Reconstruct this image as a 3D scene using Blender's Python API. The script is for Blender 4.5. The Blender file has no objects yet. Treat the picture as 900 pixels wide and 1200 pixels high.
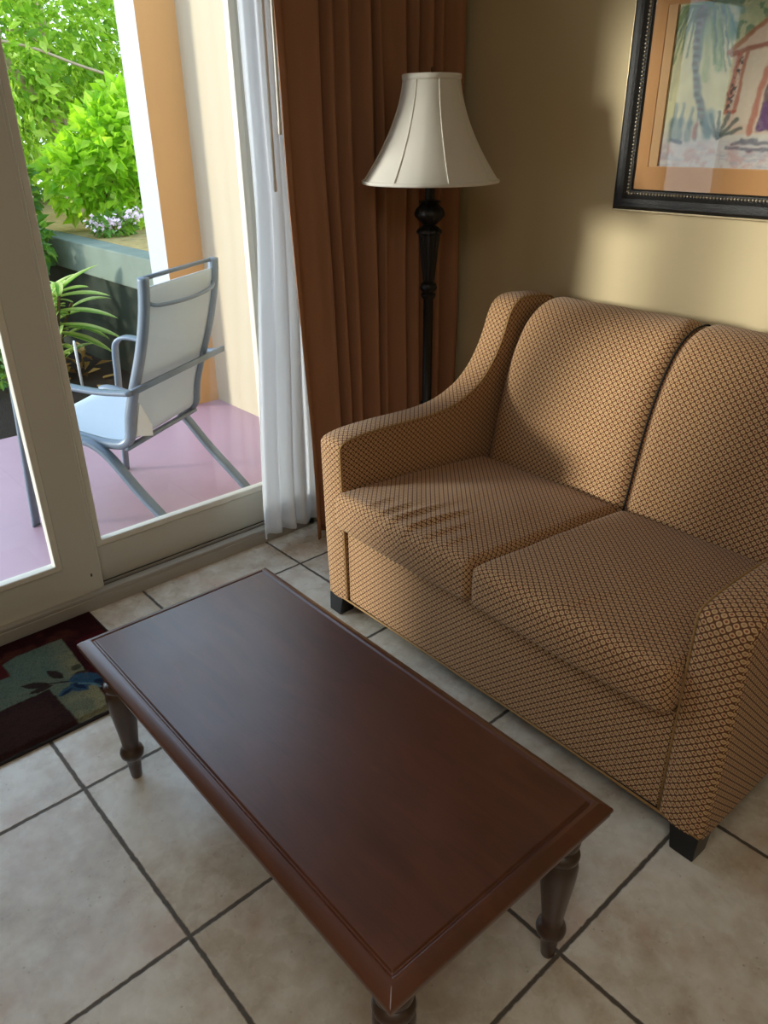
import bpy, bmesh, math, random
import numpy as np
from mathutils import Vector, Matrix, noise

S = 0.508            # one floor tile in metres; every coordinate below is in tiles
rng = random.Random(7)
C = bpy.context.scene.collection
PI = math.pi

# ------------------------------------------------------------------ helpers
def lin(c):
    if isinstance(c, str):
        c = c.lstrip('#'); c = [int(c[i:i+2], 16) / 255 for i in (0, 2, 4)]
    return tuple(x / 12.92 if x <= .04045 else ((x + .055) / 1.055) ** 2.4 for x in c)

def lin4(c): return lin(c) + (1.0,)

class Nodes:
    def __init__(s, name):
        s.m = bpy.data.materials.new(name); s.m.use_nodes = True
        s.t = s.m.node_tree; s.n = s.t.nodes; s.l = s.t.links
        s.n.clear(); s.out = s.n.new('ShaderNodeOutputMaterial')
    def new(s, typ, **kw):
        nd = s.n.new(typ)
        ins = kw.pop('ins', {})
        for k, v in kw.items(): setattr(nd, k, v)
        for k, v in ins.items():
            if hasattr(v, 'links') and hasattr(v, 'node'): s.l.new(v, nd.inputs[k])
            else: nd.inputs[k].default_value = v
        return nd
    def math(s, op, a, b=0.0, c=0.0, clamp=False):
        nd = s.n.new('ShaderNodeMath'); nd.operation = op; nd.use_clamp = clamp
        for i, v in enumerate((a, b, c)):
            if hasattr(v, 'node'): s.l.new(v, nd.inputs[i])
            else: nd.inputs[i].default_value = v
        return nd.outputs[0]
    def ramp(s, fac, stops, interp='LINEAR'):
        nd = s.n.new('ShaderNodeValToRGB'); nd.color_ramp.interpolation = interp
        e = nd.color_ramp.elements
        while len(e) < len(stops): e.new(0.5)
        for el, (p, c) in zip(e, stops):
            el.position = p; el.color = lin4(c)
        s.l.new(fac, nd.inputs[0]); return nd.outputs[0]
    def mix(s, fac, a, b, mode='MIX'):
        nd = s.n.new('ShaderNodeMix'); nd.data_type = 'RGBA'; nd.blend_type = mode
        for i, v in ((0, fac), (6, a), (7, b)):
            if hasattr(v, 'node'): s.l.new(v, nd.inputs[i])
            else: nd.inputs[i].default_value = v
        return nd.outputs[2]
    def noise(s, vec, scale, detail=3, rough=.55, dist=0):
        nd = s.new('ShaderNodeTexNoise', ins={'Scale': scale, 'Detail': detail, 'Roughness': rough, 'Distortion': dist})
        if vec is not None: s.l.new(vec, nd.inputs['Vector'])
        return nd.outputs['Fac']
    def coord(s, which='Object'): return s.new('ShaderNodeTexCoord').outputs[which]
    def mapping(s, vec, scale=(1, 1, 1), rot=(0, 0, 0)):
        return s.new('ShaderNodeMapping', ins={'Vector': vec, 'Scale': scale, 'Rotation': rot}).outputs[0]
    def bump(s, h, strength=.3, dist=.01):
        return s.new('ShaderNodeBump', ins={'Height': h, 'Strength': strength, 'Distance': dist}).outputs[0]
    def bsdf(s, color, rough=.6, metal=0, normal=None, spec=.5, **kw):
        b = s.new('ShaderNodeBsdfPrincipled')
        for k, v in (('Base Color', color), ('Roughness', rough), ('Metallic', metal), ('Normal', normal), ('Specular IOR Level', spec), *kw.items()):
            if v is None: continue
            if hasattr(v, 'node'): s.l.new(v, b.inputs[k])
            else:
                if k == 'Base Color' and not isinstance(v, tuple): v = lin4(v)
                b.inputs[k].default_value = v
        s.l.new(b.outputs[0], s.out.inputs[0]); return b

def plain(name, col, rough=.6, metal=0, var=.12, nscale=6, bump=.0, bscale=60, spec=.5):
    n = Nodes(name); co = n.coord()
    f = n.noise(co, nscale, 4)
    c = lin4(col)
    lo = tuple(x * (1 - var) for x in c[:3]) + (1,); hi = tuple(min(1, x * (1 + var)) for x in c[:3]) + (1,)
    colr = n.mix(f, lo, hi)
    nm = n.bump(n.noise(co, bscale, 3), bump, .004) if bump else None
    n.bsdf(colr, rough, metal, nm, spec); return n.m

class MB:
    """collects geometry in tile units, builds ONE mesh object"""
    def __init__(s): s.v = []; s.f = []; s.uv = {}
    def add(s, vs, fs):
        o = len(s.v); s.v += [tuple(v) for v in vs]; s.f += [tuple(i + o for i in f) for f in fs]; return o
    def box(s, a, b, fn=None):
        (x0, y0, z0), (x1, y1, z1) = a, b
        vs = [(x0, y0, z0), (x1, y0, z0), (x1, y1, z0), (x0, y1, z0), (x0, y0, z1), (x1, y0, z1), (x1, y1, z1), (x0, y1, z1)]
        if fn: vs = [fn(*v) for v in vs]
        s.add(vs, [(0, 3, 2, 1), (4, 5, 6, 7), (0, 1, 5, 4), (1, 2, 6, 5), (2, 3, 7, 6), (3, 0, 4, 7)])
    def lathe(s, prof, c=(0, 0), n=32, lobes=0, depth=0, cap=True):
        rings = []
        o = len(s.v)
        for r, z in prof:
            for k in range(n):
                a = 2 * PI * k / n
                rr = r * (1 + (depth * math.cos(lobes * a) if lobes else 0))
                s.v.append((c[0] + rr * math.cos(a), c[1] + rr * math.sin(a), z))
        m = len(prof)
        for i in range(m - 1):
            for k in range(n):
                k2 = (k + 1) % n
                s.f.append((o + i*n + k, o + i*n + k2, o + (i+1)*n + k2, o + (i+1)*n + k))
        if cap:
            s.f.append(tuple(o + k for k in reversed(range(n))))
            s.f.append(tuple(o + (m-1)*n + k for k in range(n)))
    def tube(s, pts, r, n=8, radii=None):
        pts = [Vector(p) for p in pts]; o = len(s.v); m = len(pts)
        t0 = (pts[1] - pts[0]).normalized()
        up = Vector((0, 0, 1)) if abs(t0.z) < .9 else Vector((1, 0, 0))
        nrm = t0.cross(up).normalized()
        for i, p in enumerate(pts):
            t = (pts[min(i+1, m-1)] - pts[max(i-1, 0)]).normalized()
            nrm = (nrm - t * nrm.dot(t)).normalized(); b = t.cross(nrm)
            rr = radii[i] if radii else r
            for k in range(n):
                a = 2*PI*k/n; s.v.append(tuple(p + (nrm*math.cos(a) + b*math.sin(a)) * rr))
        for i in range(m-1):
            for k in range(n):
                k2 = (k+1) % n; s.f.append((o+i*n+k, o+i*n+k2, o+(i+1)*n+k2, o+(i+1)*n+k))
        s.f.append(tuple(o+k for k in reversed(range(n)))); s.f.append(tuple(o+(m-1)*n+k for k in range(n)))
    def strap(s, pts, side, w, h, seg=8):
        """flat rounded bar swept along pts, its width w along the vector side, its thickness h across"""
        pts = [Vector(p) for p in pts]; side = Vector(side).normalized(); o = len(s.v); m = len(pts)
        prof = []
        rr = min(w, h) * .35
        for cx, cy, a0 in ((w/2-rr, h/2-rr, 0), (-w/2+rr, h/2-rr, PI/2), (-w/2+rr, -h/2+rr, PI), (w/2-rr, -h/2+rr, 1.5*PI)):
            for k in range(3):
                a = a0 + k*PI/4; prof.append((cx + rr*math.cos(a), cy + rr*math.sin(a)))
        n = len(prof)
        for i, p in enumerate(pts):
            t = (pts[min(i+1, m-1)] - pts[max(i-1, 0)]).normalized()
            sd = (side - t*side.dot(t)).normalized(); nr = t.cross(sd)
            for a, b in prof: s.v.append(tuple(p + sd*a + nr*b))
        for i in range(m-1):
            for k in range(n):
                k2 = (k+1) % n; s.f.append((o+i*n+k, o+i*n+k2, o+(i+1)*n+k2, o+(i+1)*n+k))
        s.f.append(tuple(o+k for k in reversed(range(n)))); s.f.append(tuple(o+(m-1)*n+k for k in range(n)))
    def build(s, name, mat, parent=None, smooth=False, bevel=0, loc=None, fixn=True, seg=2, angle=35):
        if parent is not None: base = Vector(parent['base'])
        elif loc is not None: base = Vector(loc)
        else: base = Vector((0, 0, 0))
        me = bpy.data.meshes.new(name)
        me.from_pydata([((x-base.x)*S, (y-base.y)*S, (z-base.z)*S) for x, y, z in s.v], [], s.f)
        if fixn:
            bm = bmesh.new(); bm.from_mesh(me); bmesh.ops.recalc_face_normals(bm, faces=bm.faces); bm.to_mesh(me); bm.free()
        o = bpy.data.objects.new(name, me); C.objects.link(o)
        me.materials.append(mat)
        if parent is not None: o.parent = parent
        else: o.location = base * S
        o['base'] = tuple(base)
        if smooth: me.polygons.foreach_set('use_smooth', [True]*len(me.polygons))
        if bevel:
            md = o.modifiers.new('b', 'BEVEL'); md.width = bevel*S; md.segments = seg; md.limit_method = 'ANGLE'; md.angle_limit = math.radians(angle)
            me.polygons.foreach_set('use_smooth', [True]*len(me.polygons))
            o.modifiers.new('w', 'WEIGHTED_NORMAL').keep_sharp = True
        elif smooth:
            pass
        return o

def crease(o, deg=40):
    me = o.data; bm = bmesh.new(); bm.from_mesh(me)
    for e in bm.edges:
        if len(e.link_faces) == 2 and e.calc_face_angle(0) > math.radians(deg): e.smooth = False
    for f in bm.faces: f.smooth = True
    bm.to_mesh(me); bm.free(); return o

def thing(name, label, cat, base, group=None, kind=None):
    o = bpy.data.objects.new(name, None); C.objects.link(o); o.empty_display_size = .1
    o.location = Vector(base) * S; o['base'] = tuple(base)
    if label: o['label'] = label
    if cat: o['category'] = cat
    if group: o['group'] = group
    if kind: o['kind'] = kind
    return o

def tag(o, label, cat, group=None, kind=None):
    o['label'] = label; o['category'] = cat
    if group: o['group'] = group
    if kind: o['kind'] = kind
    return o

def struct(o, label=None, cat=None):
    o['kind'] = 'structure'
    if label: o['label'] = label
    if cat: o['category'] = cat
    return o

def uv_layer(o, fn):
    """fn(face_normal, vertex co (tile units, world), loop index) -> (u, v) in metres"""
    me = o.data; L = me.uv_layers.new(name='UVMap'); base = Vector(o['base'])
    for p in me.polygons:
        for li in p.loop_indices:
            co = me.vertices[me.loops[li].vertex_index].co / S + base
            L.data[li].uv = fn(p.normal, co)

def smoothstep(a, b, x):
    t = np.clip((x-a)/(b-a), 0, 1); return t*t*(3-2*t)

def catmull(pts, n=8):
    pts = [Vector(p) for p in pts]; out = []
    for i in range(len(pts)-1):
        p0 = pts[max(i-1, 0)]; p1 = pts[i]; p2 = pts[i+1]; p3 = pts[min(i+2, len(pts)-1)]
        for k in range(n):
            t = k/n
            out.append(.5*((2*p1) + (p2-p0)*t + (2*p0-5*p1+4*p2-p3)*t*t + (3*p1-p0-3*p2+p3)*t**3))
    out.append(pts[-1]); return out

# ------------------------------------------------------------------ materials
def mat_floor():
    n = Nodes('travertine tile'); co = n.mapping(n.coord(), (1/S, 1/S, 1/S))
    wob = n.new('ShaderNodeVectorMath', operation='MULTIPLY_ADD', ins={0: n.new('ShaderNodeTexNoise', ins={'Vector': co, 'Scale': 28, 'Detail': 3}).outputs['Color'], 1: (.011, .011, 0), 2: co}).outputs[0]
    sep = n.new('ShaderNodeSeparateXYZ', ins={0: wob})
    dx = n.math('ABSOLUTE', n.math('SUBTRACT', n.math('FRACT', n.math('ADD', sep.outputs[0], .4945)), .5))
    dy = n.math('ABSOLUTE', n.math('SUBTRACT', n.math('FRACT', n.math('ADD', sep.outputs[1], .4945)), .5))
    d = n.math('MINIMUM', dx, dy)
    grout = n.new('ShaderNodeMapRange', ins={0: d, 1: .0065, 2: .012, 3: 1.0, 4: 0.0}).outputs[0]
    sep0 = n.new('ShaderNodeSeparateXYZ', ins={0: co})
    cell = n.new('ShaderNodeCombineXYZ', ins={0: n.math('FLOOR', sep0.outputs[0]), 1: n.math('FLOOR', sep0.outputs[1])}).outputs[0]
    wn = n.new('ShaderNodeTexWhiteNoise', ins={'Vector': cell})
    shift = n.new('ShaderNodeVectorMath', operation='MULTIPLY_ADD', ins={0: wn.outputs['Color'], 1: (9, 9, 9), 2: co}).outputs[0]
    a = n.noise(shift, 2.2, 5, .6, .4); b = n.noise(shift, 9, 5, .65); f = n.math('ADD', n.math('MULTIPLY', a, .6), n.math('MULTIPLY', b, .4))
    tile = n.ramp(f, [(.32, '#a8937e'), (.44, '#c2b6a2'), (.55, '#d6cfbf'), (.7, '#e4e0d4')])
    red = n.noise(shift, 3.1, 4, .6)
    tile = n.mix(n.math('MULTIPLY', n.new('ShaderNodeMapRange', ins={0: red, 1: .52, 2: .72}).outputs[0], .5), tile, lin4('#b48f78'))
    tile = n.mix(n.math('MULTIPLY', wn.outputs['Value'], .14), tile, lin4('#a29a88'))
    pit = n.new('ShaderNodeTexVoronoi', ins={'Vector': shift, 'Scale': 26.0, 'Randomness': 1.0})
    pm = n.math('MULTIPLY', n.new('ShaderNodeMapRange', ins={0: pit.outputs['Distance'], 1: .05, 2: .14, 3: 1, 4: 0}).outputs[0],
                n.math('GREATER_THAN', n.noise(shift, 12, 2), .53))
    tile = n.mix(n.math('MULTIPLY', pm, .4), tile, lin4('#7d705f'))
    gcol = n.mix(n.noise(co, 30, 3), lin4('#3a342d'), lin4('#665d50'))
    col = n.mix(grout, tile, gcol)
    h = n.math('SUBTRACT', n.math('ADD', n.math('MULTIPLY', n.noise(shift, 16, 4), .10), n.math('MULTIPLY', pm, -.35)), grout)
    rough = n.math('ADD', n.math('MULTIPLY', n.noise(shift, 8, 3), .22), n.math('ADD', n.math('MULTIPLY', grout, .4), .17))
    n.bsdf(col, rough, 0, n.bump(h, .55, .003), .5); return n.m

def mat_fabric():
    n = Nodes('lattice upholstery'); uv = n.coord('UV')
    sep = n.new('ShaderNodeSeparateXYZ', ins={0: uv})
    u = n.math('DIVIDE', sep.outputs[0], .0190); v = n.math('DIVIDE', sep.outputs[1], .0176)
    s = n.math('ADD', u, v); t = n.math('SUBTRACT', u, v)
    def cell(x): return n.math('ABSOLUTE', n.math('SUBTRACT', n.math('FRACT', x), .5))
    a = n.math('MULTIPLY', cell(s), 2); b = n.math('MULTIPLY', cell(t), 2)
    r = n.math('POWER', n.math('ADD', n.math('POWER', a, 3.0), n.math('POWER', b, 3.0)), 1/3.0)
    # alternate lattice rows carry a red heart or a plain golden one
    alt = n.math('MODULO', n.math('ABSOLUTE', n.math('ADD', n.math('FLOOR', s), n.math('FLOOR', t))), 2.0)
    heart = n.mix(alt, lin4('#8a4b35'), lin4('#a5835c'))
    f1 = n.new('ShaderNodeMapRange', ins={0: r, 1: .34, 2: .44}).outputs[0]
    f2 = n.new('ShaderNodeMapRange', ins={0: r, 1: .74, 2: .86}).outputs[0]
    big = n.noise(n.coord(), 2.3, 3)
    ring = n.mix(big, lin4('#c29b6e'), lin4('#cfac80'))
    c = n.mix(f1, heart, ring)
    c = n.mix(f2, c, lin4('#64412a'))
    h = n.math('SUBTRACT', n.math('MULTIPLY', n.math('SUBTRACT', 1.0, f2), 1.0), n.math('MULTIPLY', n.math('SUBTRACT', 1.0, f1), .5))
    weave = n.noise(uv, 900, 2)
    h = n.math('ADD', h, n.math('MULTIPLY', weave, .5))
    n.bsdf(c, .85, 0, n.bump(h, .45, .0015), .2, **{'Sheen Weight': .12, 'Sheen Roughness': .5}); return n.m

def mat_wood(name='mahogany', dark=False):
    n = Nodes(name); co = n.coord()
    m = n.mapping(co, (1.6, 7, 4))
    a = n.noise(m, 2.5, 5, .6, 1.2); b = n.noise(n.mapping(co, (6, 160, 60)), 2.0, 3)
    blotch = n.noise(co, 3.2, 4, .6)
    f = n.math('ADD', n.math('MULTIPLY', a, .5), n.math('ADD', n.math('MULTIPLY', b, .2), n.math('MULTIPLY', blotch, .3)))
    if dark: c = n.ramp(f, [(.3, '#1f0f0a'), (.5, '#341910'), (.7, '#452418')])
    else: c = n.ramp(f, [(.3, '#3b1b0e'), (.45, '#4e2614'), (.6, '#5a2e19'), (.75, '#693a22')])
    scr = n.noise(n.mapping(co, (30, 4, 4), (0, 0, .6)), 3, 4)
    r = n.math('ADD', n.math('MULTIPLY', n.noise(co, 7, 4), .16), n.math('ADD', n.math('MULTIPLY', scr, .06), .27))
    n.bsdf(c, r, 0, n.bump(n.math('ADD', a, n.math('MULTIPLY', b, .6)), .05, .002), .75, **{'Coat Weight': .45, 'Coat Roughness': .28}); return n.m

def mat_cloth(name, col, transl=.25, transp=0.0, var=.15, scale=350):
    n = Nodes(name); co = n.coord()
    f = n.noise(n.mapping(co, (1, 1, .15)), 30, 3); w = n.noise(co, scale, 2)
    c0 = lin4(col); lo = tuple(x*(1-var) for x in c0[:3]) + (1,); hi = tuple(min(1, x*(1+var)) for x in c0[:3]) + (1,)
    c = n.mix(n.math('ADD', n.math('MULTIPLY', f, .6), n.math('MULTIPLY', w, .4)), lo, hi)
    nm = n.bump(w, .15, .001)
    d = n.new('ShaderNodeBsdfDiffuse', ins={'Color': c, 'Normal': nm}); t = n.new('ShaderNodeBsdfTranslucent', ins={'Color': c, 'Normal': nm})
    mx = n.new('ShaderNodeMixShader', ins={0: transl, 1: d.outputs[0], 2: t.outputs[0]})
    if transp:
        tr = n.new('ShaderNodeBsdfTransparent'); mx = n.new('ShaderNodeMixShader', ins={0: transp, 1: mx.outputs[0], 2: tr.outputs[0]})
    n.l.new(mx.outputs[0], n.out.inputs[0]); return n.m

def mat_glass():
    n = Nodes('pane glass')
    t = n.new('ShaderNodeBsdfTransparent', ins={'Color': (.95, .97, .965, 1)}); g = n.new('ShaderNodeBsdfGlossy', ins={'Roughness': .01})
    lw = n.new('ShaderNodeLayerWeight', ins={'Blend': .5})
    f = n.math('ADD', n.math('MULTIPLY', n.math('POWER', lw.outputs['Facing'], 5.0), .6), .03)
    m = n.new('ShaderNodeMixShader', ins={0: f, 1: t.outputs[0], 2: g.outputs[0]})
    n.l.new(m.outputs[0], n.out.inputs[0]); return n.m

def mat_leaf(name, cols, transl=.45):
    n = Nodes(name); g = n.new('ShaderNodeNewGeometry')
    c = n.ramp(g.outputs['Random Per Island'], cols)
    c = n.mix(n.math('MULTIPLY', n.noise(n.coord(), 25, 2), .3), c, lin4(cols[0][1]))
    p = n.new('ShaderNodeBsdfPrincipled', ins={'Base Color': c, 'Roughness': .38, 'Specular IOR Level': .4})
    t = n.new('ShaderNodeBsdfTranslucent', ins={'Color': n.mix(.35, c, lin4('#d8ee30'))})
    m = n.new('ShaderNodeMixShader', ins={0: transl, 1: p.outputs[0], 2: t.outputs[0]})
    n.l.new(m.outputs[0], n.out.inputs[0]); return n.m

def mat_attr(name, rough=.6, spec=.3, bumpscale=0, bstr=.3, bdist=.003):
    n = Nodes(name); a = n.new('ShaderNodeVertexColor', layer_name='Col')
    nm = None; c = a.outputs[0]
    if bumpscale:
        co = n.coord(); w = n.noise(co, bumpscale, 3, .7); nm = n.bump(w, bstr, bdist)
        c = n.mix(n.new('ShaderNodeMapRange', ins={0: w, 1: .3, 2: .7, 3: .55, 4: 0}).outputs[0], c, lin4('#14100c'))
    n.bsdf(c, rough, 0, nm, spec); return n.m

M = dict(
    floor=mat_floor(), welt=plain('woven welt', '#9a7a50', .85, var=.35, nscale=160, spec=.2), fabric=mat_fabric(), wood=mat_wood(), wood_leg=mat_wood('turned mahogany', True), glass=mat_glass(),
    wall=plain('beige painted wall', '#c9b892', .75, var=.03, nscale=3, bump=.12, bscale=90, spec=.25),
    ceil=plain('white ceiling', '#e6e0d2', .8, var=.03),
    white=plain('white painted door', '#c6c4b8', .42, var=.04, nscale=4),
    bead=plain('white glazing bead', '#d6d2c4', .4, var=.03),
    track=plain('dark track slot', '#26241f', .5),
    alum=plain('sill aluminium', '#a09c92', .4, var=.08),
    sheer=mat_cloth('white sheer', '#f4f6f8', .58, .12, .03, 500),
    drape=mat_cloth('rust brown drape', '#a87c5f', .16, 0, .16, 260),
    shade=mat_cloth('ivory shade cloth', '#ebe8de', .3, 0, .03, 500),
    bronze=plain('dark bronze', '#1d1a17', .42, .55, .3, 40, .2, 150),
    black=plain('black wood', '#0f1013', .35, 0, .3),
    lining=plain('black dust cover', '#121212', .9),
    frameblack=plain('black picture moulding', '#0d0b09', .5, .0, .5, 60, .5, 260),
    gold=plain('gold fillet', '#b5a480', .35, .5, .3, 80),
    bead_dark=plain('antique silver bead', '#a39a88', .3, .7, .5, 200),
    mat1=plain('apricot mat board', '#c48b58', .8, var=.03),
    mat2=plain('pale apricot mat board', '#cf9f72', .8, var=.03),
    art=mat_attr('watercolour paper', .75, .2),
    rug=mat_attr('tufted rug', .95, .05, 260, .9, .006),
    rugedge=plain('rug binding', '#1d1512', .9, var=.3, nscale=200),
    chair=plain('grey powder coat', '#6c7884', .42, .25, .06, 20, .05, 300),
    sling=plain('blue grey sling mesh', '#bcc6ce', .75, 0, .08, 160, .25, 700, .2),
    tagm=plain('white cloth tag', '#d6d6d0', .8),
    porch=plain('mauve painted concrete', '#ab8894', .38, 0, .07, 3, .1, 60),
    cream=plain('cream stucco', '#b3a58c', .8, 0, .03, 2, .2, 70, .2),
    orange=plain('apricot stucco', '#cfa06c', .8, 0, .05, 2, .2, 70, .2),
    pierwhite=plain('white stucco', '#b2b2b4', .8, 0, .03, 2, .2, 70, .2),
    soil=plain('dark mulch', '#2b241d', .95, 0, .6, 30, .9, 90, .1),
    bed=plain('leaf littered earth', '#a08a58', .95, 0, .6, 18, .9, 60, .1),
    retain=plain('mossy concrete', '#33382f', .9, 0, .55, 7, .6, 40, .1),
    coping=plain('grey concrete coping', '#747d70', .85, 0, .3, 5, .4, 50, .1),
    bark=plain('pale bark', '#b09a80', .85, 0, .3, 30, .5, 60),
    twig=plain('brown stem', '#5b4a33', .85, 0, .3, 30),
    leafA=mat_leaf('tree leaves', [(0, '#4a7c26'), (.3, '#74ab30'), (.65, '#a6d040'), (1, '#dcf27a')], .6),
    leafB=mat_leaf('lime shrub leaves', [(0, '#7cb822'), (.4, '#a4d62e'), (.8, '#c8ea48'), (1, '#e6f880')], .6),
    leafC=mat_leaf('deep green leaves', [(0, '#2f5a24'), (.4, '#437c2e'), (.8, '#629a3a'), (1, '#8fbf4c')]),
    ginger=None,
    dry=plain('dried leaf', '#b08a48', .8, 0, .35, 20),
    label=plain('white plastic', '#e4e4e4', .5),
    petal=plain('pink white petals', '#ecd0d8', .7, 0, .15, 30),
    wand=plain('white wand', '#cfcabd', .4),
    brass=plain('brass', '#8e7440', .35, .8),
)
def mat_ginger():
    n = Nodes('variegated ginger leaf'); uv = n.coord('UV'); sep = n.new('ShaderNodeSeparateXYZ', ins={0: uv})
    st = n.noise(n.mapping(uv, (26, 1.4, 1)), 1.0, 2)
    e = n.math('ABSOLUTE', n.math('SUBTRACT', sep.outputs[0], .5))
    f = n.math('ADD', st, n.math('MULTIPLY', e, .7))
    c = n.ramp(f, [(.45, '#4f8f34'), (.56, '#79b243'), (.66, '#c9dd6a'), (.8, '#e6efa0')])
    p = n.new('ShaderNodeBsdfPrincipled', ins={'Base Color': c, 'Roughness': .4}); t = n.new('ShaderNodeBsdfTranslucent', ins={'Color': c})
    m = n.new('ShaderNodeMixShader', ins={0: .4, 1: p.outputs[0], 2: t.outputs[0]})
    n.l.new(m.outputs[0], n.out.inputs[0]); return n.m
M['ginger'] = mat_ginger()

# ------------------------------------------------------------------ the room
XD = -.43            # room face of the door wall / sill
YW = 1.83            # picture wall
XR, YB, ZC = 6.6, -5.2, 4.8
def slab(name, a, b, mat, label=None, cat=None, bevel=0):
    m = MB(); m.box(a, b); return struct(m.build(name, mat, bevel=bevel), label, cat)

slab('floor', (-.62, YB-.3, -.25), (XR+.3, YW+.3, 0), M['floor'], 'cream travertine tile floor with dark grout lines', 'floor')
slab('wall_back', (-.62, YW, 0), (XR+.3, YW+.3, ZC), M['wall'], 'beige painted wall behind the sofa', 'wall')
slab('wall_right', (XR, YB, 0), (XR+.3, YW, ZC), M['wall'], 'beige side wall facing the glass door', 'wall')
slab('wall_front', (-.62, YB-.3, 0), (XR+.3, YB, ZC), M['wall'], 'beige wall opposite the picture wall', 'wall')
slab('ceiling', (-.62, YB-.3, ZC), (XR+.3, YW+.3, ZC+.2), M['ceil'], 'white room ceiling', 'ceiling')
Y0, Y1, ZH = -3.05, .46, 4.1       # door opening
m = MB(); m.box((-.72, YB-.3, 0), (XD-.02, Y0, ZC)); m.box((-.72, Y1, 0), (XD-.02, YW, ZC)); m.box((-.72, Y0, ZH), (XD-.02, Y1, ZC))
struct(m.build('wall_left', M['wall']), 'beige wall around the sliding glass door, behind the brown curtain', 'wall')
m = MB(); m.box((XR-.04, YB, 0), (XR, YW, .2)); struct(m.build('baseboard_right', M['white'], bevel=.01), 'white baseboard along the side wall', 'baseboard')

# sill with its tracks
r = thing('trim_1', 'low white door sill with dark track slots under the sliding door', 'door sill', (XD, -1.3, 0), kind='structure')
m = MB(); m.box((-.72, Y0, -.1), (XD, Y1, .085)); m.box((-.5, Y0, .08), (XD-.004, Y1, .112)); m.box((-.72, Y0, .08), (-.63, Y1, .12)); m.build('sill_body', M['alum'], r, bevel=.008)
m = MB(); m.box((-.60, Y0, .084), (-.506, Y1, .092)); m.build('track_slot', M['track'], r)
m = MB(); m.box((-.545, Y0, .09), (-.535, Y1, .108)); m.build('track_rail', M['alum'], r)
# outer frame
r = thing('door_1', 'white painted outer frame of the sliding glass door', 'door frame', (-.55, -1.3, 0), kind='structure')
m = MB(); m.box((-.72, Y1-.07, 0), (XD+.0, Y1, ZH)); m.build('jamb', M['white'], r, bevel=.01)
m = MB(); m.box((-.72, Y0, 0), (XD+.0, Y0+.07, ZH)); m.build('jamb', M['white'], r, bevel=.01)
m = MB(); m.box((-.72, Y0, ZH-.08), (XD+.0, Y1, ZH)); m.build('header', M['white'], r, bevel=.01)

def panel(name, label, x, th, ya, yb, za, zb, rail, st_l, st_r, bead, topr=.16):
    """a glazed door leaf between ya and yb in the plane x (room face), glass set back, bead around it"""
    r = thing(name, label, 'glass door', (x, (ya+yb)/2, za), kind='structure')
    ga, gb, gz0, gz1 = ya+st_l, yb-st_r, rail, zb-topr
    m = MB()
    for xx in (x-th, x):
        m.v += [(xx, ya, za), (xx, yb, za), (xx, yb, zb), (xx, ya, zb), (xx, ga, gz0), (xx, gb, gz0), (xx, gb, gz1), (xx, ga, gz1)]
    for k in range(4):
        k2 = (k+1) % 4
        m.f += [(k, k2, 4+k2, 4+k), (8+k, 8+k2, 12+k2, 12+k), (k, k2, 8+k2, 8+k), (4+k, 4+k2, 12+k2, 12+k)]
    m.build('leaf_frame', M['white'], r, bevel=.006)
    def bead_ring(x0, x1):
        m = MB()
        for xx in (x0, x1):
            for d in (0, bead): m.v += [(xx, ga+d, gz0+d), (xx, gb-d, gz0+d), (xx, gb-d, gz1-d), (xx, ga+d, gz1-d)]
        for k in range(4):
            k2 = (k+1) % 4
            m.f += [(k, k2, 4+k2, 4+k), (8+k, 8+k2, 12+k2, 12+k), (k, k2, 8+k2, 8+k), (4+k, 4+k2, 12+k2, 12+k)]
        m.build('glazing_bead', M['bead'], r, bevel=.008)
    bead_ring(x-th*.7, x+.012)
    m = MB(); m.box((x-th*.55, ga+.01, gz0+.01), (x-th*.55+.012, gb-.01, gz1-.01)); m.build('glass', M['glass'], r)
    return r
pl = panel('door_2', 'white framed sliding glass door panel nearest the rug', -.475, .08, -2.99, -1.245, .105, 4.03, .335, .21, .215, .042)
m = MB(); m.box((-.49, -1.30, .22), (-.472, -1.29, .24)); m.build('screw', M['track'], pl)
panel('door_3', 'white framed fixed glass door panel seen beside the curtain', -.575, .07, -1.30, .42, .095, 4.03, .355, .10, .225, .045)
m = MB(); m.box((-.565, -1.262, .1), (-.485, -1.222, 4.03)); struct(m.build('trim_2', M['white'], bevel=.008), 'white interlock strip where the two glass panels meet', 'door trim')

# ------------------------------------------------------------------ porch and garden setting
ZP = -.2
slab('porch_floor', (-4.62, -6.5, -.5), (-.72, 1.86, ZP), M['porch'], 'mauve painted concrete porch floor', 'porch floor')
slab('porch_wall', (-4.18, 1.82, ZP-.3), (-.62, 2.1, 5.0), M['cream'], 'cream stucco side wall of the porch', 'wall')
m = MB(); m.box((-4.6, 1.38, ZP-.3), (-4.18, 2.1, 5.0)); pr = m.build('porch_pier', M['orange'])
pr.data.materials.append(M['pierwhite'])
for p in pr.data.polygons:
    if p.normal.y < -.5 or p.normal.x < -.5: p.material_index = 1
struct(pr, 'apricot stucco pier with white side at the porch corner', 'pier')
slab('garden_soil', (-16, -12, -.6), (-4.62, 9, -.26), M['soil'], 'dark mulch bed beyond the porch', 'ground')
m = MB(); m.box((-14, 1.62, -.3), (-4.3, 1.95, 1.02)); struct(m.build('garden_wall', M['retain']), 'dark mossy low wall behind the patio chair', 'wall')
m = MB(); m.box((-14, 1.58, .97), (-4.3, 1.98, 1.385)); struct(m.build('wall_coping', M['coping'], bevel=.02), 'pale concrete band along the top of the mossy wall', 'wall coping')
slab('raised_ground', (-16, 1.9, -.3), (-4.62, 9, 1.39), M['bed'], 'leaf littered raised ground behind the low wall', 'ground')

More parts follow.
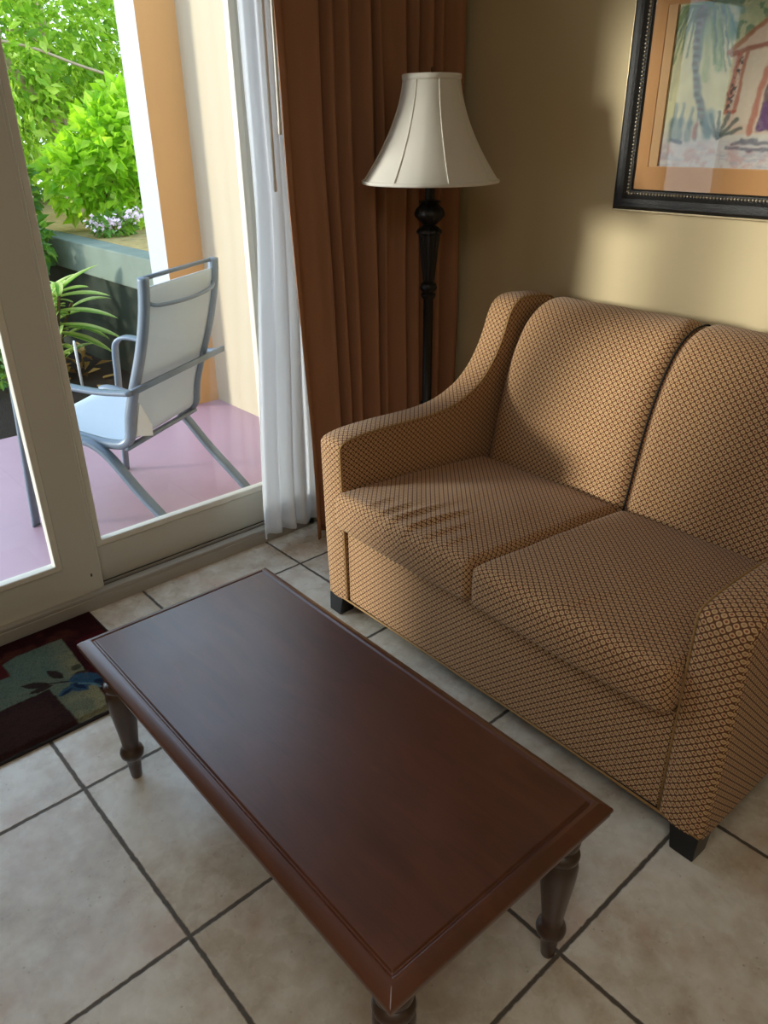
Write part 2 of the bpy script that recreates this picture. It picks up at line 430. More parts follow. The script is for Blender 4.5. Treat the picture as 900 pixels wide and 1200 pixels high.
# ------------------------------------------------------------------ rotated frame of sofa and table
ROT = math.radians(-.9)
def rotf(px, py):
    c, s = math.cos(ROT), math.sin(ROT)
    return lambda x, y, z: (px + c*(x-px) - s*(y-py), py + s*(x-px) + c*(y-py), z)

# ------------------------------------------------------------------ coffee table
def table():
    cx, cy = 2.03, -1.406; T = rotf(cx, cy); L, W, H = 2.075/2, .977/2, .80
    r = thing('coffee_table', 'dark red brown wooden coffee table with turned legs in front of the sofa', 'coffee table', (cx, cy, 0))
    # tabletop: concentric rectangular rings give the moulded edge and the inlaid line
    prof = [(.0, H-.062), (-.0, H-.05), (.006, H-.042), (.004, H-.03), (-.012, H-.016), (-.03, H-.006), (-.045, H-.003), (-.05, H-.009), (-.056, H-.009), (-.06, H)]
    prof = [(-.02, H-.085), (-.006, H-.075)] + prof
    m = MB()
    rings = []
    for d, z in prof:
        rings.append([T(cx+sx*(L+d), cy+sy*(W+d), z) for sx, sy in ((-1, -1), (1, -1), (1, 1), (-1, 1))])
    o = m.add([v for rg in rings for v in rg], [])
    for i in range(len(rings)-1):
        for k in range(4):
            k2 = (k+1) % 4; m.f.append((o+i*4+k, o+i*4+k2, o+(i+1)*4+k2, o+(i+1)*4+k))
    n = len(rings)-1
    m.f.append(tuple(o+n*4+k for k in range(4))); m.f.append(tuple(o+k for k in (3, 2, 1, 0)))
    top = m.build('tabletop', M['wood'], r, bevel=.003, angle=25)
    # apron
    m = MB(); a, b, t = L-.115, W-.115, .03
    m.box((cx-a, cy-b, .64), (cx+a, cy-b+t, H-.08), T); m.box((cx-a, cy+b-t, .64), (cx+a, cy+b, H-.08), T)
    m.box((cx-a, cy-b, .64), (cx-a+t, cy+b, H-.08), T); m.box((cx+a-t, cy-b, .64), (cx+a, cy+b, H-.08), T)
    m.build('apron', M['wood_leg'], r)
    prof = [(.020, 0), (.026, .012), (.032, .085), (.034, .118), (.040, .126), (.053, .142), (.056, .158), (.052, .176), (.042, .188), (.037, .196),
            (.041, .24), (.050, .32), (.059, .40), (.0645, .46), (.066, .495), (.062, .520), (.055, .530), (.055, .536), (.063, .542), (.066, .556), (.061, .570), (.046, .580),
            (.048, .590), (.058, .602), (.062, .62), (.058, .64), (.05, .65)]
    for sx in (-1, 1):
        for sy in (-1, 1):
            x, y, _ = T(cx + sx*(L-.103), cy + sy*(W-.103), 0)
            lg = MB(); lg.lathe(prof, (x, y), 32)
            q = .072
            def chamf(px, py, pz):
                return T(px, py, pz)
            ux, uy = cx + sx*(L-.103), cy + sy*(W-.103)
            z0, z1, z2 = .645, .672, H-.08
            vs = [T(ux+i*q*.82, uy+j*q*.82, z0) for i, j in ((-1,-1),(1,-1),(1,1),(-1,1))] + [T(ux+i*q, uy+j*q, z1) for i, j in ((-1,-1),(1,-1),(1,1),(-1,1))] + [T(ux+i*q, uy+j*q, z2) for i, j in ((-1,-1),(1,-1),(1,1),(-1,1))]
            fs = [(3,2,1,0), (8,9,10,11)] + [(b*4+k, b*4+(k+1)%4, (b+1)*4+(k+1)%4, (b+1)*4+k) for b in (0,1) for k in range(4)]
            lg.add(vs, fs)
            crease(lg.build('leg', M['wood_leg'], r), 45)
    return r
table()

# ------------------------------------------------------------------ sofa
ROT = math.radians(-1.6)
SP = rotf(.6, -.19)
def sofa():
    r = thing('loveseat', 'two seat sofa in gold and rust lattice fabric against the beige wall', 'sofa', (1.86, .7, 0))
    ZB = .14
    ARM = [(-.19, ZB), (-.195, .5), (-.195, .9), (-.195, 1.125), (-.186, 1.165), (-.15, 1.19), (-.03, 1.205), (.2, 1.205), (.45, 1.195), (.62, 1.20), (.76, 1.225), (.90, 1.28), (1.01, 1.36), (1.10, 1.47),
           (1.16, 1.58), (1.205, 1.69), (1.245, 1.75), (1.30, 1.785), (1.38, 1.797), (1.5, 1.79), (1.62, 1.775), (1.665, 1.74), (1.68, 1.68), (1.66, 1.2), (1.64, .6), (1.62, ZB)]
    A2 = [Vector((p[0], p[1], 0)) for p in ARM]
    Ac = [ARM[0]] + [(p.x, p.y) for p in catmull([(a, b, 0) for a, b in ARM[1:23]], 3)] + ARM[23:]
    cum = [0.0]
    for i in range(1, len(Ac)): cum.append(cum[-1] + math.hypot(Ac[i][0]-Ac[i-1][0], Ac[i][1]-Ac[i-1][1]))
    P2 = np.array(Ac); CU = np.array(cum)
    def inset(prof, d):
        out = []; n = len(prof)
        for i in range(n):
            a = Vector(prof[i-1]); b = Vector(prof[i]); c = Vector(prof[(i+1) % n])
            n1 = Vector(((b-a).y, -(b-a).x)).normalized(); n2 = Vector(((c-b).y, -(c-b).x)).normalized()
            q = (n1+n2); q = q.normalized() / max(.5, q.normalized().dot(n1)); out.append((b.x + q.x*d, b.y + q.y*d))
        return out
    def arm(u0, u1, tilt):
        rad = .028; rows = []
        steps = [(0, rad)] + [(rad - rad*math.cos(k*PI/8), rad - rad*math.sin(k*PI/8)) for k in range(1, 5)]
        us = [(u0 + a, b) for a, b in steps] + [(u0 + (u1-u0)*t, -.006*math.sin(PI*t)) for t in (.35, .5, .65)] + [(u1 - a, b) for a, b in reversed(steps)]
        m = MB(); n = len(Ac); loc = []
        for u, d in us:
            pr = inset(Ac, d)
            for (y, z) in pr:
                uu = u + tilt*(z-ZB)
                m.v.append(SP(uu, y, z)); loc.append((u, y, z))
        for i in range(len(us)-1):
            for k in range(n):
                k2 = (k+1) % n; m.f.append((i*n+k, i*n+k2, (i+1)*n+k2, (i+1)*n+k))
        m.f.append(tuple(range(n-1, -1, -1))); m.f.append(tuple((len(us)-1)*n + k for k in range(n)))
        o = m.build('arm', M['fabric'], r, smooth=True); crease(o, 60)
        me = o.data; Lr = me.uv_layers.new(name='UVMap')
        for p in me.polygons:
            side = abs(p.normal.x) > .7
            for li in p.loop_indices:
                u, y, z = loc[me.loops[li].vertex_index]
                if side: Lr.data[li].uv = (y*S, z*S)
                else:
                    i = int(np.argmin((P2[:, 0]-y)**2 + (P2[:, 1]-z)**2)); Lr.data[li].uv = (u*S, CU[i]*S)
        # welt along the seat side edge and the outer edge
        for uu, d in ((u0 + .004 if u0 > 1.5 else u1 - .004, .008),):
            pr = inset(Ac, d); pts = [SP(uu + tilt*(z-ZB), y, z) for y, z in pr[:-3]]
            w = MB(); w.tube(pts, .0055, 6); pp = w.build('piping', M['welt'], o, smooth=True)
            pp.parent = o; uv_layer(pp, lambda nr, c: (c.x*S*.3, c.z*S*.3))
        return o
    arm(.578, .775, -.02); arm(2.94, 3.16, 0.0)
    # back: two padded panels
    BK = [(.93, .62), (.97, .80), (1.005, .95), (1.035, 1.10), (1.075, 1.26), (1.13, 1.42), (1.19, 1.55), (1.26, 1.655), (1.34, 1.725), (1.43, 1.765), (1.52, 1.775), (1.60, 1.765), (1.645, 1.72), (1.66, 1.6), (1.64, 1.0), (1.62, .2)]
    BK = [(a+.03, b+.008) for a, b in BK]
    Bc = [(p.x, p.y) for p in catmull([(a, b, 0) for a, b in BK], 4)]
    def back(u0, u1, label):
        nu = 40; m = MB(); n = len(Bc); loc = []; cu = [0]
        for i in range(1, n): cu.append(cu[-1] + math.hypot(Bc[i][0]-Bc[i-1][0], Bc[i][1]-Bc[i-1][1]))
        nor = []
        for i in range(n):
            a = Bc[max(i-1, 0)]; b = Bc[min(i+1, n-1)]; t = Vector((b[0]-a[0], b[1]-a[1])).normalized(); nor.append((-t.y, t.x))
        for j in range(nu+1):
            t = j/nu; e = min(t, 1-t)*(u1-u0)
            fall = 1 - (1 - min(1, e/.10))**2.4
            for i in range(n):
                d = -.05*(1-fall)*min(1, max(0, (len(Bc)-i)/20)) + .012*math.sin(PI*t)*math.sin(PI*min(1, cu[i]/1.4))
                d += .004*noise.noise(Vector((u0*3+t*4, cu[i]*4, 1.3)))
                y, z = Bc[i][0] + nor[i][0]*d, Bc[i][1] + nor[i][1]*d
                u = u0 + (u1-u0)*t
                m.v.append(SP(u, y, z)); loc.append((u, cu[i]))
        for j in range(nu):
            for i in range(n-1):
                m.f.append((j*n+i, j*n+i+1, (j+1)*n+i+1, (j+1)*n+i))
        m.f.append(tuple(i for i in range(n))); m.f.append(tuple(nu*n+i for i in range(n-1, -1, -1)))
        m.f.append(tuple(j*n+n-1 for j in range(nu+1)) + tuple(j*n for j in range(nu, -1, -1)))
        o = m.build('backrest', M['fabric'], r, smooth=True); crease(o, 60)
        Lr = o.data.uv_layers.new(name='UVMap')
        for l in o.data.loops: Lr.data[l.index].uv = (loc[l.vertex_index][0]*S, loc[l.vertex_index][1]*S)
        return o
    back(.782, 1.856, ''); back(1.86, 2.935, '')
    w = MB(); pts = [SP(1.858, y-.0, z) for y, z in [(a, b) for a, b in Bc[2:46]]]
    w.tube([(p[0], p[1]+.02, p[2]-.02) for p in pts], .006, 6); w.build('seam', M['lining'], r, smooth=True)
    # seat cushions
    def cushion(u0, u1, wr, seed):
        nx, ny, nz = (120, 60, 12) if len(wr) > 2 else (50, 48, 12)
        y0, y1, z0, z1 = -.268, .985, 0.0, .235
        rad = .042; m = MB(); idx = {}; loc = {}
        def pos(i, j, k):
            key = (i, j, k)
            if key in idx: return idx[key]
            fx, fy, fz = i/nx, j/ny, k/nz
            p = Vector((u0+(u1-u0)*fx, y0+(y1-y0)*fy, z0+(z1-z0)*fz))
            q = Vector((min(max(p.x, u0+rad), u1-rad), min(max(p.y, y0+rad), y1-rad), min(max(p.z, z0+rad), z1-rad)))
            p0 = p.copy(); d = p-q
            if d.length > 1e-6: p = q + d.normalized()*min(d.length, rad) if d.length > rad else p
            x, y, z = p
            cx, cy = math.sin(PI*fx), math.sin(PI*min(1, max(0, fy)))
            zt = .685 - .035*fy + z
            top = fz
            zt += top*(.034*math.sqrt(max(0, cx))*max(0, cy)**.5 - .07*fy)
            zt -= (1-top)*.012*cx*(1-fy)
            y2 = y - .018*cx*math.sin(PI*fz)*(1-fy)**3
            x2 = x + (fx-.5)*.02*math.sin(PI*fz)
            if wr and fz > .3:
                for (w0, amp, yc, ln, sl) in wr:
                    dd = (fx - w0 - sl*(fy-yc)); ridge = math.exp(-(dd/.022)**2) - .7*math.exp(-((dd-.040)/.026)**2)
                    zt += top*amp*ridge*math.exp(-((fy-yc)/ln)**2)
            zt += top*.006*noise.noise(Vector((fx*5+seed, fy*5, 0)))
            idx[key] = len(m.v); m.v.append(SP(x2, y2, zt)); loc[idx[key]] = tuple(p0); return idx[key]
        fu = []
        def quad(a, b, c, d, kind):
            m.f.append((pos(*a), pos(*b), pos(*c), pos(*d))); fu.append(kind)
        for i in range(nx):
            for j in range(ny):
                quad((i, j, nz), (i+1, j, nz), (i+1, j+1, nz), (i, j+1, nz), 't'); quad((i, j, 0), (i, j+1, 0), (i+1, j+1, 0), (i+1, j, 0), 't')
        for i in range(nx):
            for k in range(nz):
                quad((i, 0, k), (i+1, 0, k), (i+1, 0, k+1), (i, 0, k+1), 'f'); quad((i, ny, k), (i, ny, k+1), (i+1, ny, k+1), (i+1, ny, k), 'f')
        for j in range(ny):
            for k in range(nz):
                quad((0, j, k), (0, j, k+1), (0, j+1, k+1), (0, j+1, k), 's'); quad((nx, j, k), (nx, j+1, k), (nx, j+1, k+1), (nx, j, k+1), 's')
        o = m.build('seat_cushion', M['fabric'], r, smooth=True, fixn=False)
        Lr = o.data.uv_layers.new(name='UVMap')
        for p, kd in zip(o.data.polygons, fu):
            for li in p.loop_indices:
                x, y, z = loc[o.data.loops[li].vertex_index]
                Lr.data[li].uv = (x*S, y*S) if kd == 't' else ((x*S, (y0+z-z1)*S) if kd == 'f' else (y*S, z*S))
        # welt along the front top edge
        pts = []
        for i in range(2, nx-1):
            v = Vector(m.v[idx[(i, 1, nz)]]); pts.append((v.x, v.y-.006, v.z-.002))
        return o
    cushion(.785, 1.848, [(.36, .007, .08, .10, .10), (.46, .011, .12, .16, .14), (.58, .013, .13, .19, .16), (.70, .009, .11, .13, .13), (.81, .006, .10, .10, .1), (.25, .004, .08, .1, .1)], 1)
    cushion(1.866, 2.932, [(.5, .006, .12, .14, .3)], 5)
    # front panel + plinth
    m = MB(); m.box((.78, -.178, ZB+.004), (2.936, 1.6, .675), SP)
    o = m.build('base_panel', M['fabric'], r, bevel=.012); uv_layer(o, lambda n_, c: (c.x*S, c.z*S) if abs(n_.y) > .5 else ((c.y*S, c.z*S) if abs(n_.x) > .5 else (c.x*S, c.y*S)))
    m = MB(); m.tube([SP(.6, -.19, ZB+.004), SP(1.2, -.182, ZB+.006), SP(2.4, -.182, ZB+.006), SP(3.14, -.19, ZB+.004)], .006, 6); pp = m.build('bottom_welt', M['welt'], r, smooth=True)
    uv_layer(pp, lambda n_, c: (c.x*S*.6, c.z*S*.6))
    m = MB(); m.box((.6, -.17, ZB-.012), (3.13, 1.6, ZB+.004), SP); m.build('dust_cover', M['lining'], r)
    for ux in (.655, 3.07):
        for uy, f in ((-.12, 1), (1.54, -1)):
            m = MB(); a, b = .068, .054; sgn = -1 if ux < 1 else 1
            vs = [SP(ux+i*b+sgn*.012, uy+j*b - f*.02, 0) for i, j in ((-1,-1),(1,-1),(1,1),(-1,1))] + [SP(ux+i*a, uy+j*a, ZB) for i, j in ((-1,-1),(1,-1),(1,1),(-1,1))]
            m.add(vs, [(3,2,1,0),(4,5,6,7)] + [(k, (k+1)%4, 4+(k+1)%4, 4+k) for k in range(4)])
            m.build('leg', M['black'], r, bevel=.006)
    return r
sofa()

# ------------------------------------------------------------------ curtains
def pleats(y0, y1, z0, z1, x0, amp, waves, ny, nz, seed, edge=None, pinch=.0, lean=0):
    rr = random.Random(seed)
    ph = [0.0]
    for w in waves: ph.append(ph[-1]+w)
    tot = ph[-1]; ph = [p/tot for p in ph]
    def wave(t):
        for i in range(len(waves)):
            if t <= ph[i+1]:
                q = (t-ph[i])/(ph[i+1]-ph[i]); return math.cos(2*PI*q), i
        return 1, len(waves)-1
    amps = [rr.uniform(.65, 1.25) for _ in waves] + [1]
    m = MB()
    for k in range(nz+1):
        fz = k/nz; z = z0+(z1-z0)*fz
        for j in range(ny+1):
            t = j/ny; c, i = wave(t)
            a = amp*amps[i]*(1 - .35*fz) * (.9+.2*noise.noise(Vector((t*6, fz*2.5, seed))))
            c2 = c + .18*math.cos(6*PI*t*len(waves)*.5 + seed)
            y = y0+(y1-y0)*t + .02*noise.noise(Vector((t*9, fz*3, seed+4)))
            if edge: y = edge(t, fz, y)
            x = x0 + a*c2 + .018*noise.noise(Vector((t*5, fz*4, seed+9))) + lean*(1-fz)
            m.v.append((x, y, z + (.012*noise.noise(Vector((t*14, 0, seed))) if k == 0 else 0)))
    for k in range(nz):
        for j in range(ny):
            a = k*(ny+1)+j; m.f.append((a, a+1, a+ny+2, a+ny+1))
    return m
def edge_drape(t, fz, y):
    return y + (1-t)**2 * (.075*smoothstep(.9, .2, fz) - .03 + .03*smoothstep(.35, 0, fz))
dr = thing('drape_curtain', 'rust brown floor length curtain gathered in pleats beside the lamp', 'curtain', (-.17, .95, 0))
m = pleats(.20, 1.71, .035, 4.45, -.180, .072, [1.7, .8, .7, 1.1, .6, 1.3, .7, .9, .6, 1.4], 240, 60, 3, edge_drape)
o = m.build('curtain_panel', M['drape'], dr, smooth=True, fixn=False); sd = o.modifiers.new('s', 'SOLIDIFY'); sd.thickness = .008*S
m = MB(); m.tube([(-.17, .1, 4.5), (-.17, 1.8, 4.5)], .03, 10); m.build('curtain_rod', M['bronze'], dr, smooth=True)
def edge_sheer(t, fz, y):
    return y - (1-t)*.13*smoothstep(.55, 0, fz)
sh = thing('sheer_curtain', 'translucent white sheer curtain hanging at the edge of the glass door', 'curtain', (-.31, .2, 0))
m = pleats(.02+.02, .62, .115, 4.45, -.315, .036, [1, .8, .9, .9, .7, .8], 150, 60, 11, edge_sheer)
o = m.build('curtain_panel', M['sheer'], sh, smooth=True, fixn=False); sd = o.modifiers.new('s', 'SOLIDIFY'); sd.thickness = .004*S
for nm, (wx, y, z, lab) in dict(a=(-.235, .165, 2.44, 'longer white curtain wand hanging in front of the sheer curtain'), b=(-.115, .143, 2.75, 'shorter white curtain wand at the edge of the brown curtain')).items():
    m = MB(); m.lathe([(.007, z), (.011, z+.005), (.011, z+.06), (.0085, z+.07), (.0085, 4.4), (.005, 4.42)], (wx, y), 12)
    tag(m.build('curtain_wand', M['wand'], loc=(wx, y, z), smooth=True), lab, 'curtain wand', 'curtain wands')

# ------------------------------------------------------------------ floor lamp
def lamp():
    c = (.25, 1.0)
    r = thing('floor_lamp', 'dark bronze floor lamp with ivory bell shade between curtain and sofa', 'floor lamp', (c[0], c[1], 0))
    m = MB(); m.lathe([(.25, 0), (.255, .02), (.24, .045), (.2, .06), (.17, .075), (.12, .09), (.07, .13), (.05, .17), (.055, .19), (.035, .21)], c, 40); crease(m.build('base', M['bronze'], r, smooth=True), 50)
    m = MB(); m.lathe([(.033, .2), (.033, 1.0), (.045, 1.01), (.045, 1.04), (.033, 1.05), (.033, 1.755), (.045, 1.765), (.052, 1.785), (.040, 1.80), (.050, 1.812), (.058, 1.83), (.050, 1.855), (.036, 1.865), (.040, 1.88)], c, 24)
    crease(m.build('pole', M['bronze'], r, smooth=True), 50)
    m = MB(); m.lathe([(.036, 1.87), (.044, 1.95), (.056, 2.06), (.064, 2.14), (.066, 2.165), (.078, 2.17), (.080, 2.185), (.066, 2.20), (.040, 2.215), (.034, 2.225)], c, 64, 16, .05); crease(m.build('fluted_vase', M['bronze'], r, smooth=True), 50)
    m = MB(); m.lathe([(.034, 2.22), (.045, 2.228), (.072, 2.25), (.094, 2.275), (.098, 2.29), (.088, 2.315), (.066, 2.335), (.056, 2.345), (.058, 2.352), (.072, 2.36), (.064, 2.366), (.032, 2.37)], c, 64, 12, .03); crease(m.build('urn', M['bronze'], r, smooth=True), 50)
    m = MB(); m.lathe([(.030, 2.36), (.030, 2.47), (.037, 2.475), (.037, 2.5), (.026, 2.52), (.026, 2.66)], c, 24); crease(m.build('neck', M['bronze'], r, smooth=True), 50)
    for s_ in (-1, 1):
        pts = [(c[0] + s_*(.03+.1*math.sin(PI*min(1, t*1.0))**.6*(1 if t < .5 else 1)), c[1] - s_*(.03+.1*math.sin(PI*t)**.6), 2.47+.62*t) for t in [k/16 for k in range(17)]]
        m = MB(); m.tube(pts, .006, 6); m.build('harp', M['brass'], r, smooth=True)
    m = MB(); m.lathe([(.055, 2.56), (.06, 2.6), (.1, 2.72), (.1, 2.78), (.06, 2.84), (.02, 2.86)], (c[0], c[1]), 20); m.build('bulb', M['shade'], r, smooth=True)
    m = MB(); 
    for a in (0, 2*PI/3, 4*PI/3): m.tube([(c[0], c[1], 3.06), (c[0]+.165*math.cos(a), c[1]+.165*math.sin(a), 3.045)], .005, 6)
    m.build('spider', M['brass'], r, smooth=True)
    # bell shade: eight shallow panels
    NP = 8; n = 160; prof = []
    for k in range(33):
        t = k/32; z = 3.052 - .572*t
        rad = .172 + .248*(t**1.75)*.92 + .026*t
        prof.append((rad, z))
    off = math.radians(138.4-180) + math.radians(34)
    def shape(a, rad, t):
        q = ((a-off)/(2*PI/NP)) % 1.0 - .5
        return rad*(1 - .012*(1-(2*abs(q))**2)*(.4+.6*t))
    m = MB(); o0 = len(m.v)
    for rad, z in prof:
        t = (3.052-z)/.572
        for k in range(n):
            a = 2*PI*k/n; rr = shape(a, rad, t); m.v.append((c[0]+rr*math.cos(a), c[1]+rr*math.sin(a), z))
    for i in range(len(prof)-1):
        for k in range(n):
            k2 = (k+1) % n; m.f.append((i*n+k, i*n+k2, (i+1)*n+k2, (i+1)*n+k))
    shd = m.build('lamp_shade', M['shade'], r, smooth=True); sd = shd.modifiers.new('s', 'SOLIDIFY'); sd.thickness = .006*S
    for j in range(NP):
        a = off + (j+.5)*2*PI/NP
        m = MB(); m.tube([(c[0]+(rad*1.001)*math.cos(a), c[1]+(rad*1.001)*math.sin(a), z) for rad, z in prof], .0032, 6); b = m.build('seam', M['shade'], r, smooth=True); b.parent = shd
    for rad, z, h in ((prof[0][0], 3.05, .022), (prof[-1][0], 2.482, .014)):
        m = MB(); t = 0 if z > 3 else 1; pts = []
        o = len(m.v)
        for dz, dr_ in ((-h, .003), (-h*.5, .006), (h*.3, .006), (h*.5, .001), (h*.5, -.008), (-h, -.008)):
            for k in range(n):
                a = 2*PI*k/n; rr = shape(a, rad, t)+dr_; m.v.append((c[0]+rr*math.cos(a), c[1]+rr*math.sin(a), z+dz))
        for i in range(6):
            i2 = (i+1) % 6
            for k in range(n):
                k2 = (k+1) % n; m.f.append((i*n+k, i*n+k2, i2*n+k2, i2*n+k))
        b = m.build('rim_trim', M['shade'], r, smooth=True); b.parent = shd
    return r
lamp()

# ------------------------------------------------------------------ framed picture
def lerp_c(img, mask, col):
    col = np.array(lin(col)); img[:] = img*(1-mask[..., None]) + col*mask[..., None]
def fbm(x, y, s, seed, oct=4):
    out = np.zeros_like(x); rs = np.random.RandomState(seed); amp = 1; tot = 0
    for o in range(oct):
        g = rs.rand(64, 64); fx = (x*s*(2**o)) % 63; fy = (y*s*(2**o)) % 63
        ix, iy = fx.astype(int), fy.astype(int); tx, ty = fx-ix, fy-iy; tx = tx*tx*(3-2*tx); ty = ty*ty*(3-2*ty)
        v = (g[iy, ix]*(1-tx)+g[iy, ix+1]*tx)*(1-ty) + (g[iy+1, ix]*(1-tx)+g[iy+1, ix+1]*tx)*ty
        out += v*amp; tot += amp; amp *= .55
    return out/tot
def stroke(X, Y, pts, w, soft=.5):
    d = np.full(X.shape, 9.0)
    for i in range(len(pts)-1):
        (ax, ay), (bx, by) = pts[i], pts[i+1]
        L2 = (bx-ax)**2+(by-ay)**2+1e-9
        t = np.clip(((X-ax)*(bx-ax)+(Y-ay)*(by-ay))/L2, 0, 1)
        d = np.minimum(d, np.hypot(X-(ax+t*(bx-ax)), Y-(ay+t*(by-ay))))
    return 1-smoothstep(w*(1-soft), w*(1+soft), d)
def poly(X, Y, pts, soft=.006):
    d = np.full(X.shape, 9.0); ins = np.zeros(X.shape, bool); n = len(pts)
    for i in range(n):
        (ax, ay), (bx, by) = pts[i], pts[(i+1) % n]
        L2 = (bx-ax)**2+(by-ay)**2+1e-9
        t = np.clip(((X-ax)*(bx-ax)+(Y-ay)*(by-ay))/L2, 0, 1)
        d = np.minimum(d, np.hypot(X-(ax+t*(bx-ax)), Y-(ay+t*(by-ay))))
        if ay != by:
            c = ((ay > Y) != (by > Y)) & (X < (bx-ax)*(Y-ay)/(by-ay)+ax); ins ^= c
    sd = np.where(ins, d, -d); return smoothstep(-soft, soft, sd)
def color_grid(name, X, Y, img, pos, mat, parent=None, loc=None):
    ny, nx = X.shape; m = MB()
    m.v = [pos(X[j, i], Y[j, i]) for j in range(ny) for i in range(nx)]
    m.f = [(j*nx+i, j*nx+i+1, (j+1)*nx+i+1, (j+1)*nx+i) for j in range(ny-1) for i in range(nx-1)]
    o = m.build(name, mat, parent, loc=loc, fixn=False)
    at = o.data.color_attributes.new('Col', 'FLOAT_COLOR', 'POINT')
    rgba = np.concatenate([np.clip(img, 0, 1), np.ones(img.shape[:2]+(1,))], -1).astype(np.float32)
    at.data.foreach_set('color', rgba.reshape(-1)); return o

def picture():
    x0, x1, z0, z1 = 1.066, 2.68, 2.305, 3.62; yf = YW
    r = thing('framed_picture', 'black framed watercolour print with apricot mat on the wall above the sofa', 'picture', ((x0+x1)/2, yf, z0))
    # moulding profile (offset inwards d, height out of the wall h)
    def ring(prof, name, mat, par=r):
        m = MB(); rg = []
        for d, h in prof: rg.append([(x0+d, yf-h, z0+d), (x1-d, yf-h, z0+d), (x1-d, yf-h, z1-d), (x0+d, yf-h, z1-d)])
        o = m.add([v for q in rg for v in q], [])
        n = len(rg)
        for i in range(n):
            i2 = (i+1) % n
            for k in range(4):
                k2 = (k+1) % 4; m.f.append((o+i*4+k, o+i*4+k2, o+i2*4+k2, o+i2*4+k))
        return m.build(name, mat, par, bevel=.002, angle=20)
    ring([(.010, .002), (.010, .03), (.012, .05), (.03, .062), (.055, .066), (.075, .060), (.09, .048), (.10, .042), (.118, .044), (.128, .034), (.128, .002)], 'frame', M['frameblack'])
    ring([(0, .002), (0, .036), (.012, .038), (.012, .002)], 'outer_fillet', M['gold'])
    # beaded lip
    m = MB(); rs = random.Random(2)
    def beads(ax, bx, az, bz, n):
        for k in range(n):
            t = (k+.5)/n; px, pz = ax+(bx-ax)*t, az+(bz-az)*t; R = .0085*(.85+.3*rs.random())
            v = [(px+R*math.cos(a)*math.cos(b), yf-.046-R*math.sin(b)*1.0, pz+R*math.sin(a)*math.cos(b)) for b in (0, .8) for a in [i*PI/3 for i in range(6)]] + [(px, yf-.046-R, pz)]
            m.add(v, [(i, (i+1) % 6, 6+(i+1) % 6, 6+i) for i in range(6)] + [(6+i, 6+(i+1) % 6, 12) for i in range(6)])
    d = .104
    beads(x0+d, x1-d, z0+d, z0+d, 70); beads(x0+d, x1-d, z1-d, z1-d, 70); beads(x0+d, x0+d, z0+d, z1-d, 56); beads(x1-d, x1-d, z0+d, z1-d, 56)
    m.build('beaded_lip', M['bead_dark'], r, smooth=True)
    def mat_ring(a, b, h, name, mat):
        m = MB(); m.box((x0+a[0], yf-h, z0+a[1]), (x1-a[0], yf-.012, z0+b[1])); m.box((x0+a[0], yf-h, z1-b[2]), (x1-a[0], yf-.012, z1-a[1]))
        m.box((x0+a[0], yf-h, z0+b[1]), (x0+b[0], yf-.012, z1-b[2])); m.box((x1-b[0], yf-h, z0+b[1]), (x1-a[0], yf-.012, z1-b[2])); return m.build(name, mat, r)
    mat_ring((.12, .12), (.205, .252, .252), .030, 'outer_mat', M['mat1'])
    mat_ring((.19, .20), (.262, .257, .257), .026, 'inner_mat', M['mat2'])
    m = MB(); m.box((x0+.1, yf-.008, z0+.1), (x1-.1, yf-.001, z1-.1)); m.build('backing', M['mat1'], r)
    # the watercolour: palm, shrubs and an arched pink cottage
    ax0, ax1, az0, az1 = x0+.25, x1-.25, z0+.25, z1-.25
    nx, ny = 230, 190
    X, Y = np.meshgrid(np.linspace(ax0, ax1, nx), np.linspace(az0, az1, ny))
    n1 = fbm(X, Y, 9, 1); n2 = fbm(X, Y, 28, 2); n3 = fbm(X, Y, 60, 3)
    Xw = X + .02*(n2-.5); Yw = Y + .02*(fbm(X, Y, 28, 9)-.5)
    img = np.ones(X.shape+(3,))*np.array(lin('#ddd2a8'))
    lerp_c(img, smoothstep(.45, .65, n1)*.6, '#cbbf97')
    lerp_c(img, smoothstep(2.86, 2.66, Yw)*.9, '#cfc4c6')
    lerp_c(img, smoothstep(2.74, 2.64, Yw)*smoothstep(.4, .7, n2), '#c9a8a6')
    lerp_c(img, smoothstep(.5, .7, fbm(X, Y*5, 14, 5))*smoothstep(2.75, 2.6, Y)*.6, '#a9a6b4')
    lerp_c(img, smoothstep(3.12, 3.3, Yw)*smoothstep(.35, .6, n1)*.7, '#9fb08c')
    # distant foliage right of the palm crown
    lerp_c(img, smoothstep(.5, .55, n2)*smoothstep(1.56, 1.66, Xw)*smoothstep(3.14, 3.22, Yw)*.8, '#5f8568')
    # fronds
    cx, cz = 1.468, 3.33
    for k, (dx, dz, w, c, al) in enumerate([(-.11, -.10, .022, '#8fa98c', .7), (-.15, -.30, .018, '#b6b48e', .6), (-.12, -.42, .014, '#a9a596', .5), (.10, -.02, .016, '#4f7a72', .8), (.19, -.14, .022, '#5e8c7c', .8), (.14, -.28, .03, '#7ba066', .8), (.07, -.33, .03, '#8aa46a', .7), (.22, -.03, .02, '#64918a', .8), (-.06, .08, .025, '#6f946c', .8), (.05, .1, .028, '#5c8a6a', .8), (-.14, .05, .02, '#8cab84', .7), (.02, -.22, .02, '#7f9a86', .6)]):
        pts = [(cx, cz), (cx+dx*.5, cz+dz*.3+.05), (cx+dx*.85, cz+dz*.65+.03), (cx+dx, cz+dz)]
        lerp_c(img, stroke(Xw, Yw, pts, w*.75, .55)*al*(.35+.9*n3), c)
    rs2 = random.Random(5)
